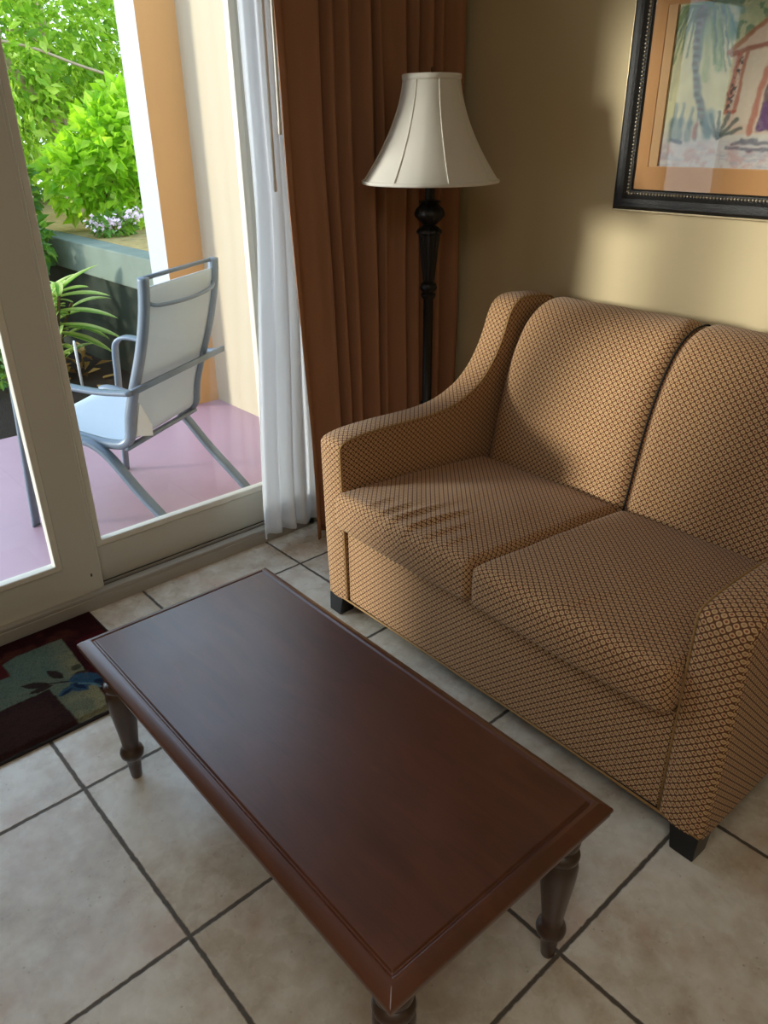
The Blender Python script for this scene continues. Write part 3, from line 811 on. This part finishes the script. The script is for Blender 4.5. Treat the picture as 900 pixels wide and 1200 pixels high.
    for k in range(46):
        a = rs2.uniform(-.4, PI+.4); L = rs2.uniform(.08, .24); bx, bz = cx+L*math.cos(a), cz+.25*L*math.sin(a)-.5*L*abs(math.cos(a))-rs2.uniform(0, .22)
        c = rs2.choice(['#5c7f62', '#7f9a5e', '#4a7a78', '#8d9a72', '#6a8f7c', '#5d6f6a'])
        lerp_c(img, stroke(Xw, Yw, [(cx, cz), ((cx*.45+bx*.55), cz+.02), (bx, bz)], .0055, .6)*.65, c)
    # trunk
    tr = [(1.462, 3.33), (1.462, 3.18), (1.478, 3.05), (1.51, 2.93), (1.555, 2.83), (1.60, 2.735)]
    lerp_c(img, stroke(Xw, Y, tr, .022, .45), '#7e857f')
    lerp_c(img, stroke(Xw, Y, [(a-.006, b) for a, b in tr], .016, .5)*smoothstep(.35, .6, np.sin(Y*170)*.5+.5)*.7, '#6c5a55')
    lerp_c(img, stroke(Xw, Yw, [(1.44, 3.3), (1.49, 3.3)], .03, .8)*.7, '#5f5a50')
    # cottage
    lerp_c(img, poly(Xw, Yw, [(1.69, 2.78), (1.68, 3.13), (1.85, 3.27), (2.35, 3.27), (2.42, 3.1), (2.42, 2.74), (1.75, 2.73)]), '#d6b9a6')
    lerp_c(img, poly(Xw, Yw, [(1.74, 2.78), (1.75, 3.12), (1.86, 3.12), (1.84, 2.78)])*.6, '#d9c8b4')
    for pts, w, c in (([(1.655, 3.12), (1.85, 3.27), (2.0, 3.4)], .012, '#a8603f'), ([(1.67, 3.11), (1.75, 3.13), (1.9, 3.15)], .012, '#93402f'), ([(1.69, 2.84), (1.70, 3.0), (1.715, 3.11)], .013, '#b0543f'), ([(1.735, 2.84), (1.745, 3.0), (1.755, 3.11)], .010, '#a85640'), ([(1.84, 2.74), (1.85, 2.9), (1.875, 3.03), (1.93, 3.1), (2.02, 3.12), (2.1, 3.05), (2.13, 2.75)], .016, '#b2604c'), ([(1.7, 2.84), (1.74, 2.84)], .008, '#a84c38')):
        lerp_c(img, stroke(Xw, Yw, pts, w, .5)*(.6+.4*n3), c)
    lerp_c(img, stroke(Xw, Yw, [(1.70, 2.86), (1.712, 3.0), (1.73, 3.08)], .017, .5)*smoothstep(.4, .6, n3), '#3f2d2c')
    lerp_c(img, poly(Xw, Yw, [(1.87, 2.75), (1.885, 2.96), (1.95, 3.06), (2.05, 3.06), (2.1, 2.75)])*.85, '#5b4a55')
    lerp_c(img, poly(Xw, Yw, [(1.87, 2.74), (1.885, 2.88), (1.93, 2.9), (1.96, 2.76)]), '#6c4a72')
    lerp_c(img, stroke(Xw, Yw, [(1.885, 3.19), (1.9, 3.21)], .03, .4)*.9, '#4a3030')
    # shrubs
    for bx, bw, h in ((1.385, .035, .17), (1.43, .035, .17), (1.485, .03, .15), (1.53, .02, .12)):
        lerp_c(img, stroke(Xw, Yw, [(bx, 2.71), (bx+.004, 2.71+h*.5)], bw*.7, .6)*.75, '#6d8180'); lerp_c(img, stroke(Xw, Yw, [(bx, 2.71+h*.4), (bx+.008, 2.71+h)], bw*.3, .6)*.7, '#6a8084')
    lerp_c(img, stroke(Xw, Yw, [(1.525, 2.72), (1.53, 2.78)], .014, .8)*.7, '#b5654f')
    for a in (-.9, -.5, -.1, .35, .8, 1.2):
        lerp_c(img, stroke(Xw, Yw, [(1.665, 2.715), (1.665+.13*math.sin(a), 2.715+.125*math.cos(a))], .010, .5)*.8, '#47524f')
    lerp_c(img, stroke(Xw, Yw, [(1.60, 2.73), (1.60, 2.83)], .03, .6)*.7, '#6f8a8e')
    for pts in ([(1.76, 2.685), (1.9, 2.69), (2.1, 2.68)], [(1.72, 2.665), (1.85, 2.655), (2.0, 2.66)], [(1.39, 2.70), (1.45, 2.69)], [(1.8, 2.70), (1.88, 2.705)]):
        lerp_c(img, stroke(Xw, Yw, pts, .009, .7)*(.4+.6*n3), '#454a63')
    lerp_c(img, (1-smoothstep(.0, .012, Y-az0))*.8, '#d8d0cc')
    lerp_c(img, smoothstep(.45, .75, n3)*.10, '#f2ead8')
    color_grid('artwork', X, Y, img, lambda x, z: (x, yf-.014, z), M['art'], r)
    m = MB(); m.box((x0+.122, yf-.036, z0+.122), (x1-.122, yf-.033, z1-.122)); m.build('glass', M['glass'], r)
    return r
picture()

# ------------------------------------------------------------------ rug
def rug():
    xa, xb, ya, yb = -.405, .572, -3.3, -1.385
    r = thing('area_rug', 'small floral rug in maroon, green and brown at the glass door', 'rug', ((xa+xb)/2, (ya+yb)/2, 0))
    nx, ny = 190, 340
    X, Y = np.meshgrid(np.linspace(xa, xb, nx), np.linspace(ya, yb, ny))
    n2 = fbm(X+2, Y+5, 30, 4); n3 = fbm(X+2, Y+5, 70, 6); n1 = fbm(X+2, Y+5, 6, 8)
    Xw = X+.012*(n2-.5); Yw = Y+.012*(fbm(X+2, Y+5, 30, 14)-.5)
    img = np.ones(X.shape+(3,))*np.array(lin('#3a0f12'))
    lerp_c(img, smoothstep(-.2, -.3, Xw)*.6, '#331013')
    lerp_c(img, smoothstep(.5, .7, n1)*smoothstep(-.12, -.3, Xw)*.6, '#6e3a22')
    lerp_c(img, poly(Xw, Yw, [(-.14, -1.4), (-.14, -1.58), (.58, -1.58), (.58, -1.4)])*.4, '#6a1820')
    green = poly(Xw, Yw, [(-.21, -1.63), (-.215, -1.90), (-.16, -2.05), (-.16, -3.3), (.6, -3.3), (.6, -1.66), (.2, -1.65)])
    lerp_c(img, green, '#6f7760')
    lerp_c(img, green*smoothstep(-1.78, -1.66, Yw)*.8, '#9d8d62')
    lerp_c(img, green*smoothstep(.28, .45, Xw)*smoothstep(-1.9, -1.8, Yw)*.9, '#a1976e')
    lerp_c(img, green*smoothstep(.4, .65, n1)*.6, '#5f7160')
    lerp_c(img, poly(Xw, Yw, [(-.2, -1.98), (-.05, -1.98), (-.06, -2.2), (-.2, -2.2)]), '#531a16')
    lerp_c(img, poly(Xw, Yw, [(.16, -1.40), (.16, -1.615), (.27, -1.62), (.58, -1.5), (.58, -1.4)])*.6, '#67171c')
    brown = poly(Xw, Yw, [(.21, -1.86), (.21, -3.3), (.6, -3.3), (.6, -1.845)])
    lerp_c(img, brown, '#3a2320'); lerp_c(img, brown*smoothstep(.4, .7, n1)*.5, '#4a3029')
    def leaf(a, b, w, c, al=.95):
        mx, my = (a[0]+b[0])/2, (a[1]+b[1])/2; dx, dy = b[0]-a[0], b[1]-a[1]; L = math.hypot(dx, dy)
        u = ((Xw-mx)*dx+(Yw-my)*dy)/L; v = (-(Xw-mx)*dy+(Yw-my)*dx)/L
        q = np.abs(v)/(w*np.clip(1-(2*u/L)**2, 1e-3, 1)); lerp_c(img, (1-smoothstep(.75, 1.15, q))*(np.abs(u) < L/2)*al, c)
    leaf((.08, -1.97), (.175, -1.84), .03, '#33201c'); leaf((.175, -1.96), (.19, -1.83), .022, '#33201c'); leaf((.04, -1.815), (.17, -1.765), .028, '#33201c'); leaf((.10, -1.65), (.14, -1.70), .03, '#4d4a35')
    leaf((.17, -1.71), (.20, -1.63), .02, '#3f2a22')
    lerp_c(img, stroke(Xw, Yw, [(.16, -1.86), (.19, -1.80), (.225, -1.74)], .006, .6), '#33201c')
    for a, b, w in (((.22, -1.76), (.20, -1.66), .035), ((.225, -1.75), (.27, -1.60), .045), ((.24, -1.76), (.36, -1.70), .04), ((.28, -1.66), (.36, -1.58), .045), ((.27, -1.74), (.31, -1.85), .028), ((.26, -1.70), (.33, -1.64), .04)):
        leaf(a, b, w, '#35566a')
    for a, b, w in (((.25, -1.745), (.34, -1.705), .02), ((.30, -1.65), (.36, -1.60), .024), ((.285, -1.76), (.315, -1.84), .014)):
        leaf(a, b, w, '#1f2b45')
    lerp_c(img, stroke(Xw, Yw, [(.27, -1.72), (.33, -1.66), (.38, -1.64)], .008, .6)*.8, '#6b8f92')
    img *= .78
    lerp_c(img, smoothstep(.5, .8, n3)*.25, '#15100e')
    zt = .038
    Z = zt + .006*(n3-.5)
    ed = np.minimum(np.minimum(X-xa, xb-X), np.minimum(Y-ya, yb-Y)); Z = Z - .016*(1-smoothstep(0, .03, ed))
    zi = {}
    it = iter(Z.reshape(-1).tolist())
    color_grid('pile', X, Y, img, lambda x, y: (x, y, next(it)), M['rug'], r)
    m = MB(); m.box((xa-.012, ya-.012, .001), (xb+.012, yb+.012, .02)); m.build('binding', M['rugedge'], r, bevel=.008)
    return r
rug()

# ------------------------------------------------------------------ patio chair
def patio_chair():
    c0 = Vector((-1.748, -.052, 0)); R = Vector((-.48, .877, 0)).normalized(); F = Vector((-.877, -.48, 0)).normalized()
    P = lambda r_, f_, z_: tuple(c0 + R*r_ + F*f_ + Vector((0, 0, z_)))
    t = thing('patio_chair', 'grey metal patio armchair with pale blue grey sling on the porch', 'patio chair', (c0.x, c0.y, ZP))
    back = [(-.335, 1.87), (-.315, 1.70), (-.27, 1.50), (-.20, 1.28), (-.115, 1.06), (-.045, .86), (-.02, .74), (-.005, .66), (.04, .605), (.12, .58), (.3, .585), (.6, .63), (.88, .675), (.98, .66)]
    pth = catmull([(a, b, 0) for a, b in back], 6)
    for s in (-1, 1):
        m = MB(); m.strap([P(s*.465, p.x, p.y) for p in pth], R, .075, .075); m.build('rail', M['chair'], t, smooth=True)
    # sling
    n = 18; m = MB(); q = [p for p in pth[3:-1]]
    for th in (0, 1):
        for p_i, p in enumerate(q):
            a = q[max(p_i-1, 0)]; b = q[min(p_i+1, len(q)-1)]; d = (b-a).normalized(); nx, nz = -d.y, d.x
            for k in range(n+1):
                u = -.445 + .89*k/n; sag = -.018*(1-(u/.445)**2) * (1 if p.y > .65 else -1) * 0 + .0
                off = .012*(th*2-1)*.5
                m.v.append(P(u, p.x + nx*off, p.y + nz*off - (.02*(1-(u/.445)**2) if p.x > .1 else 0)))
    L = len(q)*(n+1)
    for th in (0, 1):
        for i in range(len(q)-1):
            for k in range(n):
                a = th*L + i*(n+1)+k; m.f.append((a, a+1, a+n+2, a+n+1))
    for i in range(len(q)-1):
        for k in (0, n):
            a = i*(n+1)+k; m.f.append((a, a+n+1, L+a+n+1, L+a))
    for k in range(n):
        for i in (0, len(q)-1):
            a = i*(n+1)+k; m.f.append((a, a+1, L+a+1, L+a))
    m.build('sling', M['sling'], t, smooth=True)
    # bars
    m = MB(); m.strap([P(-.44, -.318, 1.86), P(.44, -.318, 1.86)], F, .03, .03); m.build('top_bar', M['chair'], t, smooth=True)
    m = MB(); m.tube(catmull([P(-.44, -.315, 1.70), P(-.36, -.36, 1.665), P(0, -.40, 1.655), P(.36, -.36, 1.665), P(.44, -.315, 1.70)], 6), .015, 8); m.build('back_brace', M['chair'], t, smooth=True)
    m = MB(); m.strap([P(-.49, .03, .565), P(.49, .03, .565)], F, .05, .035); m.build('seat_bar', M['chair'], t, smooth=True)
    m = MB(); m.strap([P(-.42, .9, .63), P(.42, .9, .63)], F, .05, .035); m.build('seat_bar', M['chair'], t, smooth=True)
    m = MB(); m.strap([P(-.60, -.195, 1.075), P(.70, -.195, 1.075)], (0, 0, 1), .05, .03); m.build('arm_bar', M['chair'], t, smooth=True)
    for s in (-1, 1):
        rr = s*.62
        pts = catmull([P(rr, -.20, 1.075), P(rr, .1, 1.06), P(rr, .45, 1.085), P(rr, .66, 1.12), P(rr, .78, 1.115), P(rr, .86, 1.06), P(rr, .885, .95), P(rr, .90, .75), P(rr, .95, .2), P(rr, .985, ZP)], 6)
        m = MB(); m.strap(pts, R, .075, .035); m.build('arm', M['chair'], t, smooth=True)
        pts = catmull([P(s*.54, .92, .60), P(s*.54, .65, .625), P(s*.53, .45, .615), P(s*.52, .30, .575), P(s*.52, .16, .47), P(s*.52, -.05, .22), P(s*.52, -.3, -.04), P(s*.52, -.45, ZP)], 6)
        m = MB(); m.strap(pts, R, .09, .05); m.build('rear_leg', M['chair'], t, smooth=True)
        m = MB(); m.strap([P(s*.50, .9, .62), P(s*.64, .9, .62)], F, .05, .04); m.build('leg_bracket', M['chair'], t, smooth=True)
    # cloth tag hanging at the lower left of the back
    m = MB(); m.add([P(-.42, -.10, .93), P(-.43, -.03, .66), P(-.25, -.05, .60), P(-.27, -.07, .70)], [(0, 1, 2, 3)]); o = m.build('hanging_tag', M['tagm'], t); sd = o.modifiers.new('s', 'SOLIDIFY'); sd.thickness = .006*S
    return t
patio_chair()

# ------------------------------------------------------------------ plants
def leaf_cloud(m, centres, n, size, rs, drop=.3, aspect=.45, clip=None):
    """scatter n folded leaves on and inside ellipsoids; each leaf six vertices"""
    wts = [c[3]*c[4]*c[5] for c in centres]
    for _ in range(n):
        cx, cy, cz, ax, ay, az = rs.choices(centres, wts)[0]
        while True:
            d = Vector((rs.uniform(-1, 1), rs.uniform(-1, 1), rs.uniform(-1, 1)))
            if d.length <= 1: break
        d = d.normalized() * (d.length**.45)
        p = Vector((cx+d.x*ax, cy+d.y*ay, cz+d.z*az))
        out = (d + Vector((rs.uniform(-.8, .8), rs.uniform(-.8, .8), rs.uniform(-.6, .9)))).normalized()
        tip = (out - Vector((0, 0, drop))).normalized()
        side = tip.cross(Vector((rs.uniform(-1, 1), rs.uniform(-1, 1), rs.uniform(-.2, 1.6)))).normalized()
        nr = side.cross(tip)
        L = size*rs.uniform(.6, 1.35); W = L*aspect*.5
        if clip and not clip(p, L): continue
        o = len(m.v)
        m.v += [tuple(p), tuple(p+tip*L*.45+side*W+nr*W*.35), tuple(p+tip*L*.5), tuple(p+tip*L*.45-side*W+nr*W*.35), tuple(p+tip*L-nr*L*.12)]
        m.f += [(o, o+1, o+2), (o+1, o+4, o+2), (o, o+2, o+3), (o+2, o+4, o+3)]
def shrub(name, label, cat, base, centres, n, size, mat, seed, stems, group, aspect=.5, sr=.05, stem_mat='bark', clip=None):
    r = thing(name, label, cat, base, group); rs = random.Random(seed)
    m = MB(); leaf_cloud(m, centres, n, size, rs, aspect=aspect, clip=clip); m.build('foliage', M[mat], r, fixn=False)
    m = MB()
    for k, pts in enumerate(stems):
        q = catmull(pts, 4); m.tube(q, sr, 7, [sr*(1-.7*i/len(q)) for i in range(len(q))])
    m.build('trunk' if 'tree' in name else 'stem', M[stem_mat], r, smooth=True)
    return r
G = 'garden plants beyond the porch'
tree = shrub('broadleaf_tree', 'tall sunlit tree filling the top of the view through the glass', 'tree', (-10.6, 3.0, 1.38),
      [(-10.4, 2.6, 4.6, 1.2, 1.5, 1.6), (-10.8, 3.9, 4.3, 1.1, 1.3, 1.7), (-10.0, 1.9, 3.6, 1.0, .9, 1.3), (-10.9, 3.2, 3.0, .9, 1.6, 1.1)], 9000, .17, 'leafA', 1,
      [[(-10.6, 3.0, 1.35), (-10.5, 3.0, 2.5), (-10.4, 2.9, 3.6), (-10.3, 2.7, 5.2)], [(-10.45, 3.0, 2.4), (-10.2, 2.5, 3.2), (-10.0, 1.9, 4.0)]], G, .5, .11)
shrub('lime_shrub', 'bright lime green shrub with rounded leaves behind the low wall', 'shrub', (-8.4, 2.75, 1.38),
      [(-8.3, 2.75, 2.35, .6, .62, .75), (-8.4, 2.2, 2.1, .45, .4, .5), (-8.4, 3.1, 2.7, .5, .5, .7), (-8.15, 2.75, 1.85, .35, .5, .35)], 2300, .21, 'leafB', 2,
      [[(-8.2, 2.75, 1.35), (-8.2, 2.7, 1.9), (-8.3, 2.6, 2.6)], [(-8.2, 2.75, 1.35), (-8.1, 2.5, 1.9), (-8.0, 2.3, 2.3)]], G, .62, .03, 'twig')
shrub('green_shrub', 'deep green leafy shrub in front of the low wall, left of the lime shrub', 'shrub', (-8.6, 1.0, -.26),
      [(-8.6, .95, 1.9, .55, .5, .7), (-8.7, .9, 1.0, .6, .5, .8), (-7.85, 1.12, 1.38, .42, .33, .36), (-8.1, 1.05, 2.0, .4, .4, .5)], 3600, .19, 'leafC', 3,
      [[(-8.6, 1.0, -.3), (-8.6, .98, .8), (-8.55, .95, 2.2)], [(-8.6, 1.0, .2), (-8.1, 1.05, .9), (-7.8, 1.1, 1.4)]], G, .55, .05, 'twig', clip=lambda p, L: p.y + L < 1.55)
shrub('backdrop_tree', 'dark green tree farthest back behind the other plants', 'tree', (-14.0, 4.5, 1.38),
      [(-14.0, 4.3, 4.2, .9, 2.6, 2.2), (-14.0, 3.4, 2.6, .9, 2.8, 1.6), (-14.0, 1.9, 2.6, .9, 1.6, 2.2)], 6500, .24, 'leafC', 4,
      [[(-14.0, 4.5, 1.3), (-14.0, 4.4, 3.0), (-14.0, 4.3, 5.2)]], G, .55, .14)
shrub('ground_cover', 'low green plants on the soil left of the porch, seen through the sliding panel', 'plant', (-6.9, .05, -.26),
      [(-7.2, .1, .0, .9, .35, .3), (-8.2, .3, .25, .8, .5, .6)], 1500, .15, 'leafC', 5, [[(-7.0, .05, -.3), (-7.0, .07, -.15), (-7.0, .1, .05)]], G, .45, .02, 'twig')
m = MB(); m.tube(catmull([(-10.3, 2.9, 3.9), (-9.6, 2.2, 4.1), (-9.2, 1.5, 3.95)], 6), .02, 7); m.tube(catmull([(-9.2, 1.5, 3.95), (-9.25, 2.2, 3.86), (-9.3, 2.9, 3.66), (-9.4, 3.6, 3.5)], 6), .022, 7); m.build('bare_branch', M['bark'], tree, smooth=True)

def ginger():
    base = (-6.75, .82, -.26)
    r = thing('ginger_plant', 'variegated ginger plant with long striped leaves by the low wall', 'plant', base, G)
    rs = random.Random(9); m = MB(); st = MB(); uvs = []
    def blade(p, d, L, W, droop, seed):
        d = Vector(d).normalized(); side = d.cross(Vector((0, 0, 1))).normalized(); o = len(m.v); N = 14
        for i in range(N+1):
            t = i/N; c = Vector(p) + d*L*t + Vector((0, 0, -droop*L*t*t)); w = W*math.sin(PI*min(1, (t*.92+.08)))**.8
            tang = (d + Vector((0, 0, -2*droop*t))).normalized(); up = side.cross(tang)
            for k, s in enumerate((-1, 0, 1)):
                q = c + side*s*w + up*(abs(s)*w*.35); m.v.append(tuple(q)); uvs.append((.5+.5*s, t))
        for i in range(N):
            for k in range(2): a = o+i*3+k; m.f.append((a, a+1, a+4, a+3))
    for k in range(7):
        a = rs.uniform(0, 2*PI); top = Vector((base[0]+.28*math.cos(a)+.1, base[1]+.22*math.sin(a)+.1, rs.uniform(.55, 1.0)))
        pts = catmull([(base[0]+.08*math.cos(a), base[1]+.08*math.sin(a), -.3), ((base[0]*.6+top.x*.4), (base[1]*.6+top.y*.4), .25), tuple(top)], 4)
        st.tube(pts, .022, 6)
        for j in range(8):
            t = .35+.65*j/7; q = pts[min(len(pts)-1, int(t*(len(pts)-1)))]
            b = a + (PI if j % 2 else 0) + rs.uniform(-.8, .8)
            blade(q, (math.cos(b), math.sin(b), rs.uniform(.15, .8)), rs.uniform(.5, .8)*(.5 if math.cos(b) < 0 else 1), rs.uniform(.07, .1), rs.uniform(.15, .5), k*9+j)
    # leaves reaching right in front of the wall
    for (dz, L, zz) in ((.9, .95, .75), (.30, .82, .78), (.15, .85, .62), (.05, .85, .45), (-.1, .7, .35), (.5, .6, .8)):
        blade((base[0]+.1, base[1]+.05, zz), (.80, .62, dz), L*1.12, .098, .2, int(zz*100))
    o = m.build('leaves', M['ginger'], r, smooth=True, fixn=False)
    Lr = o.data.uv_layers.new(name='UVMap')
    for l in o.data.loops: Lr.data[l.index].uv = uvs[l.vertex_index]
    st.build('stem', M['twig'], r, smooth=True)
    d = MB()
    for k in range(26):
        a = rs.uniform(0, 2*PI); q = rs.uniform(.05, .5)
        p = Vector((base[0]+.15+q*math.cos(a), base[1]+.1+q*math.sin(a), -.24+rs.uniform(0, .3)*(1-q))); L = rs.uniform(.18, .4)
        dd = Vector((rs.uniform(-1, 1), rs.uniform(-1, 1), rs.uniform(-.7, .5))).normalized(); s_ = dd.cross(Vector((0, 0, 1))).normalized()*L*.17
        pts = [p, p+dd*L*.5+s_+Vector((0, 0, .03)), p+dd*L+Vector((0, 0, -.05)), p+dd*L*.5-s_]
        d.add([(v.x, v.y, max(v.z, -.25)) for v in pts], [(0, 1, 2), (0, 2, 3)])
    d.build('dry_leaves', M['dry'], r, fixn=False)
ginger()
for k, (x, y, a, s_, lab) in enumerate(((-5.75, 1.05, .4, .16, 'brown curled leaf lying on the dark soil behind the chair'), (-6.2, 1.32, 1.7, .13, 'pale dry leaf on the soil at the foot of the mossy wall'))):
    m = MB(); N = 8
    for i in range(N+1):
        t = i/N; w = .32*s_*math.sin(PI*(t*.9+.05))
        for s2 in (-1, 0, 1):
            px, py = (t-.5)*s_*1.6, s2*w; zz = -.255+.05*s_*8*(t-.5)**2*.5+abs(s2)*.022
            m.v.append((x+px*math.cos(a)-py*math.sin(a), y+px*math.sin(a)+py*math.cos(a), zz))
    for i in range(N):
        for q in range(2): b = i*3+q; m.f.append((b, b+1, b+4, b+3))
    o = m.build('fallen_leaf', M['dry'], loc=(x, y, -.26), smooth=True, fixn=False); sd = o.modifiers.new('s', 'SOLIDIFY'); sd.thickness = .008*S; tag(o, lab, 'leaf', 'fallen leaves')
# flowering shrub heads at the wall top
r = thing('flowering_shrub', 'shrub with clusters of pinkish white flowers just above the low wall', 'shrub', (-7.45, 2.25, 1.38), G)
rs = random.Random(4)
for cx, cy, cz in ((-7.35, 2.22, 1.60), (-7.3, 2.48, 1.66), (-7.45, 2.0, 1.56)):
    m = MB()
    for k in range(50):
        p = Vector((cx+rs.gauss(0, .07), cy+rs.gauss(0, .07), cz+rs.gauss(0, .05))); n_ = Vector((rs.uniform(-.3, 1), rs.uniform(-1, .3), rs.uniform(0, 1))).normalized()
        a = n_.orthogonal().normalized(); b = n_.cross(a); R_ = rs.uniform(.02, .04)
        m.add([tuple(p+n_*.008)] + [tuple(p+(a*math.cos(i*PI/4)+b*math.sin(i*PI/4))*R_*(1 if i % 2 else .55)) for i in range(8)], [(0, 1+i, 1+(i+1) % 8) for i in range(8)])
    m.build('blossoms', M['petal'], r, fixn=False)
m = MB(); leaf_cloud(m, [(-7.45, 2.25, 1.53, .22, .3, .14)], 200, .13, rs); m.build('foliage', M['leafC'], r, fixn=False)
m = MB(); m.tube([(-7.45, 2.25, 1.35), (-7.45, 2.25, 1.6)], .02, 6); m.build('stem', M['twig'], r)
# white plant stake
m = MB(); m.lathe([(.018, -.3), (.018, .36), (.012, .40)], (-5.85, .80), 10); tag(m.build('plant_stake', M['label'], loc=(-5.85, .80, -.26), smooth=True), 'short white stake in the soil below the ginger leaves', 'stake')

# ------------------------------------------------------------------ light
w = bpy.data.worlds.new('World'); bpy.context.scene.world = w; w.use_nodes = True
nt = w.node_tree; nt.nodes.clear()
tc = nt.nodes.new('ShaderNodeTexCoord'); sp = nt.nodes.new('ShaderNodeSeparateXYZ'); nt.links.new(tc.outputs['Generated'], sp.inputs[0])
rp = nt.nodes.new('ShaderNodeValToRGB'); nt.links.new(sp.outputs[2], rp.inputs[0])
rp.color_ramp.elements[0].position = 0; rp.color_ramp.elements[0].color = (.80, .90, 1.0, 1); rp.color_ramp.elements[1].position = .8; rp.color_ramp.elements[1].color = (.50, .70, 1.0, 1)
bg = nt.nodes.new('ShaderNodeBackground'); bg.inputs[1].default_value = 3.0; nt.links.new(rp.outputs[0], bg.inputs[0])
ou = nt.nodes.new('ShaderNodeOutputWorld'); nt.links.new(bg.outputs[0], ou.inputs[0])

def lamp_obj(name, data, loc, direction=None):
    o = bpy.data.objects.new(name, data); C.objects.link(o); o.location = Vector(loc)*S
    if direction: o.rotation_euler = Vector(direction).to_track_quat('-Z', 'Y').to_euler()
    return o
sun = bpy.data.lights.new('hazy_sun', 'SUN'); sun.energy = 4.8; sun.angle = math.radians(9); sun.color = (1, .95, .86)
lamp_obj('hazy_sun', sun, (-8, -9, 5), (1.13, 1.67, -.32))
ar = bpy.data.lights.new('room_fill', 'AREA'); ar.shape = 'RECTANGLE'; ar.size = 1.2; ar.size_y = 1.2; ar.energy = 15; ar.color = (1, .96, .92)  # unseen area lamp, added as soft fill to brighten the interior
lamp_obj('room_fill', ar, (4.4, -3.4, ZC-.06), (0, 0, -1))

# ------------------------------------------------------------------ camera
CP = [3.94249482, -2.69750458, 2.79617272, 2.41510755, -.467229827, -.0111581345, 899.680114]
a, b, c = CP[3:6]
f = Vector((math.cos(b)*math.cos(a), math.cos(b)*math.sin(a), math.sin(b)))
rt = Vector((math.sin(a), -math.cos(a), 0)); up = rt.cross(f)
r2 = rt*math.cos(c) + up*math.sin(c); u2 = -rt*math.sin(c) + up*math.cos(c)
cam = bpy.data.cameras.new('camera'); co = bpy.data.objects.new('camera', cam); C.objects.link(co)
mw = Matrix((r2, u2, -f)).transposed().to_4x4(); mw.translation = Vector(CP[:3])*S; co.matrix_world = mw
cam.sensor_fit = 'HORIZONTAL'; cam.sensor_width = 36; cam.lens = 36*CP[6]/900; cam.clip_start = .02; cam.clip_end = 200
sc = bpy.context.scene; sc.camera = co
for o in bpy.data.objects:
    if 'base' in o: del o['base']
sc.view_settings.view_transform = 'Standard'; sc.view_settings.look = 'None'; sc.view_settings.exposure = 0; sc.view_settings.gamma = 1; sc.view_settings.use_curve_mapping = False
sc.cycles.use_denoising = True; sc.cycles.max_bounces = 10; sc.cycles.diffuse_bounces = 6; sc.cycles.transparent_max_bounces = 16; sc.cycles.sample_clamp_indirect = 6
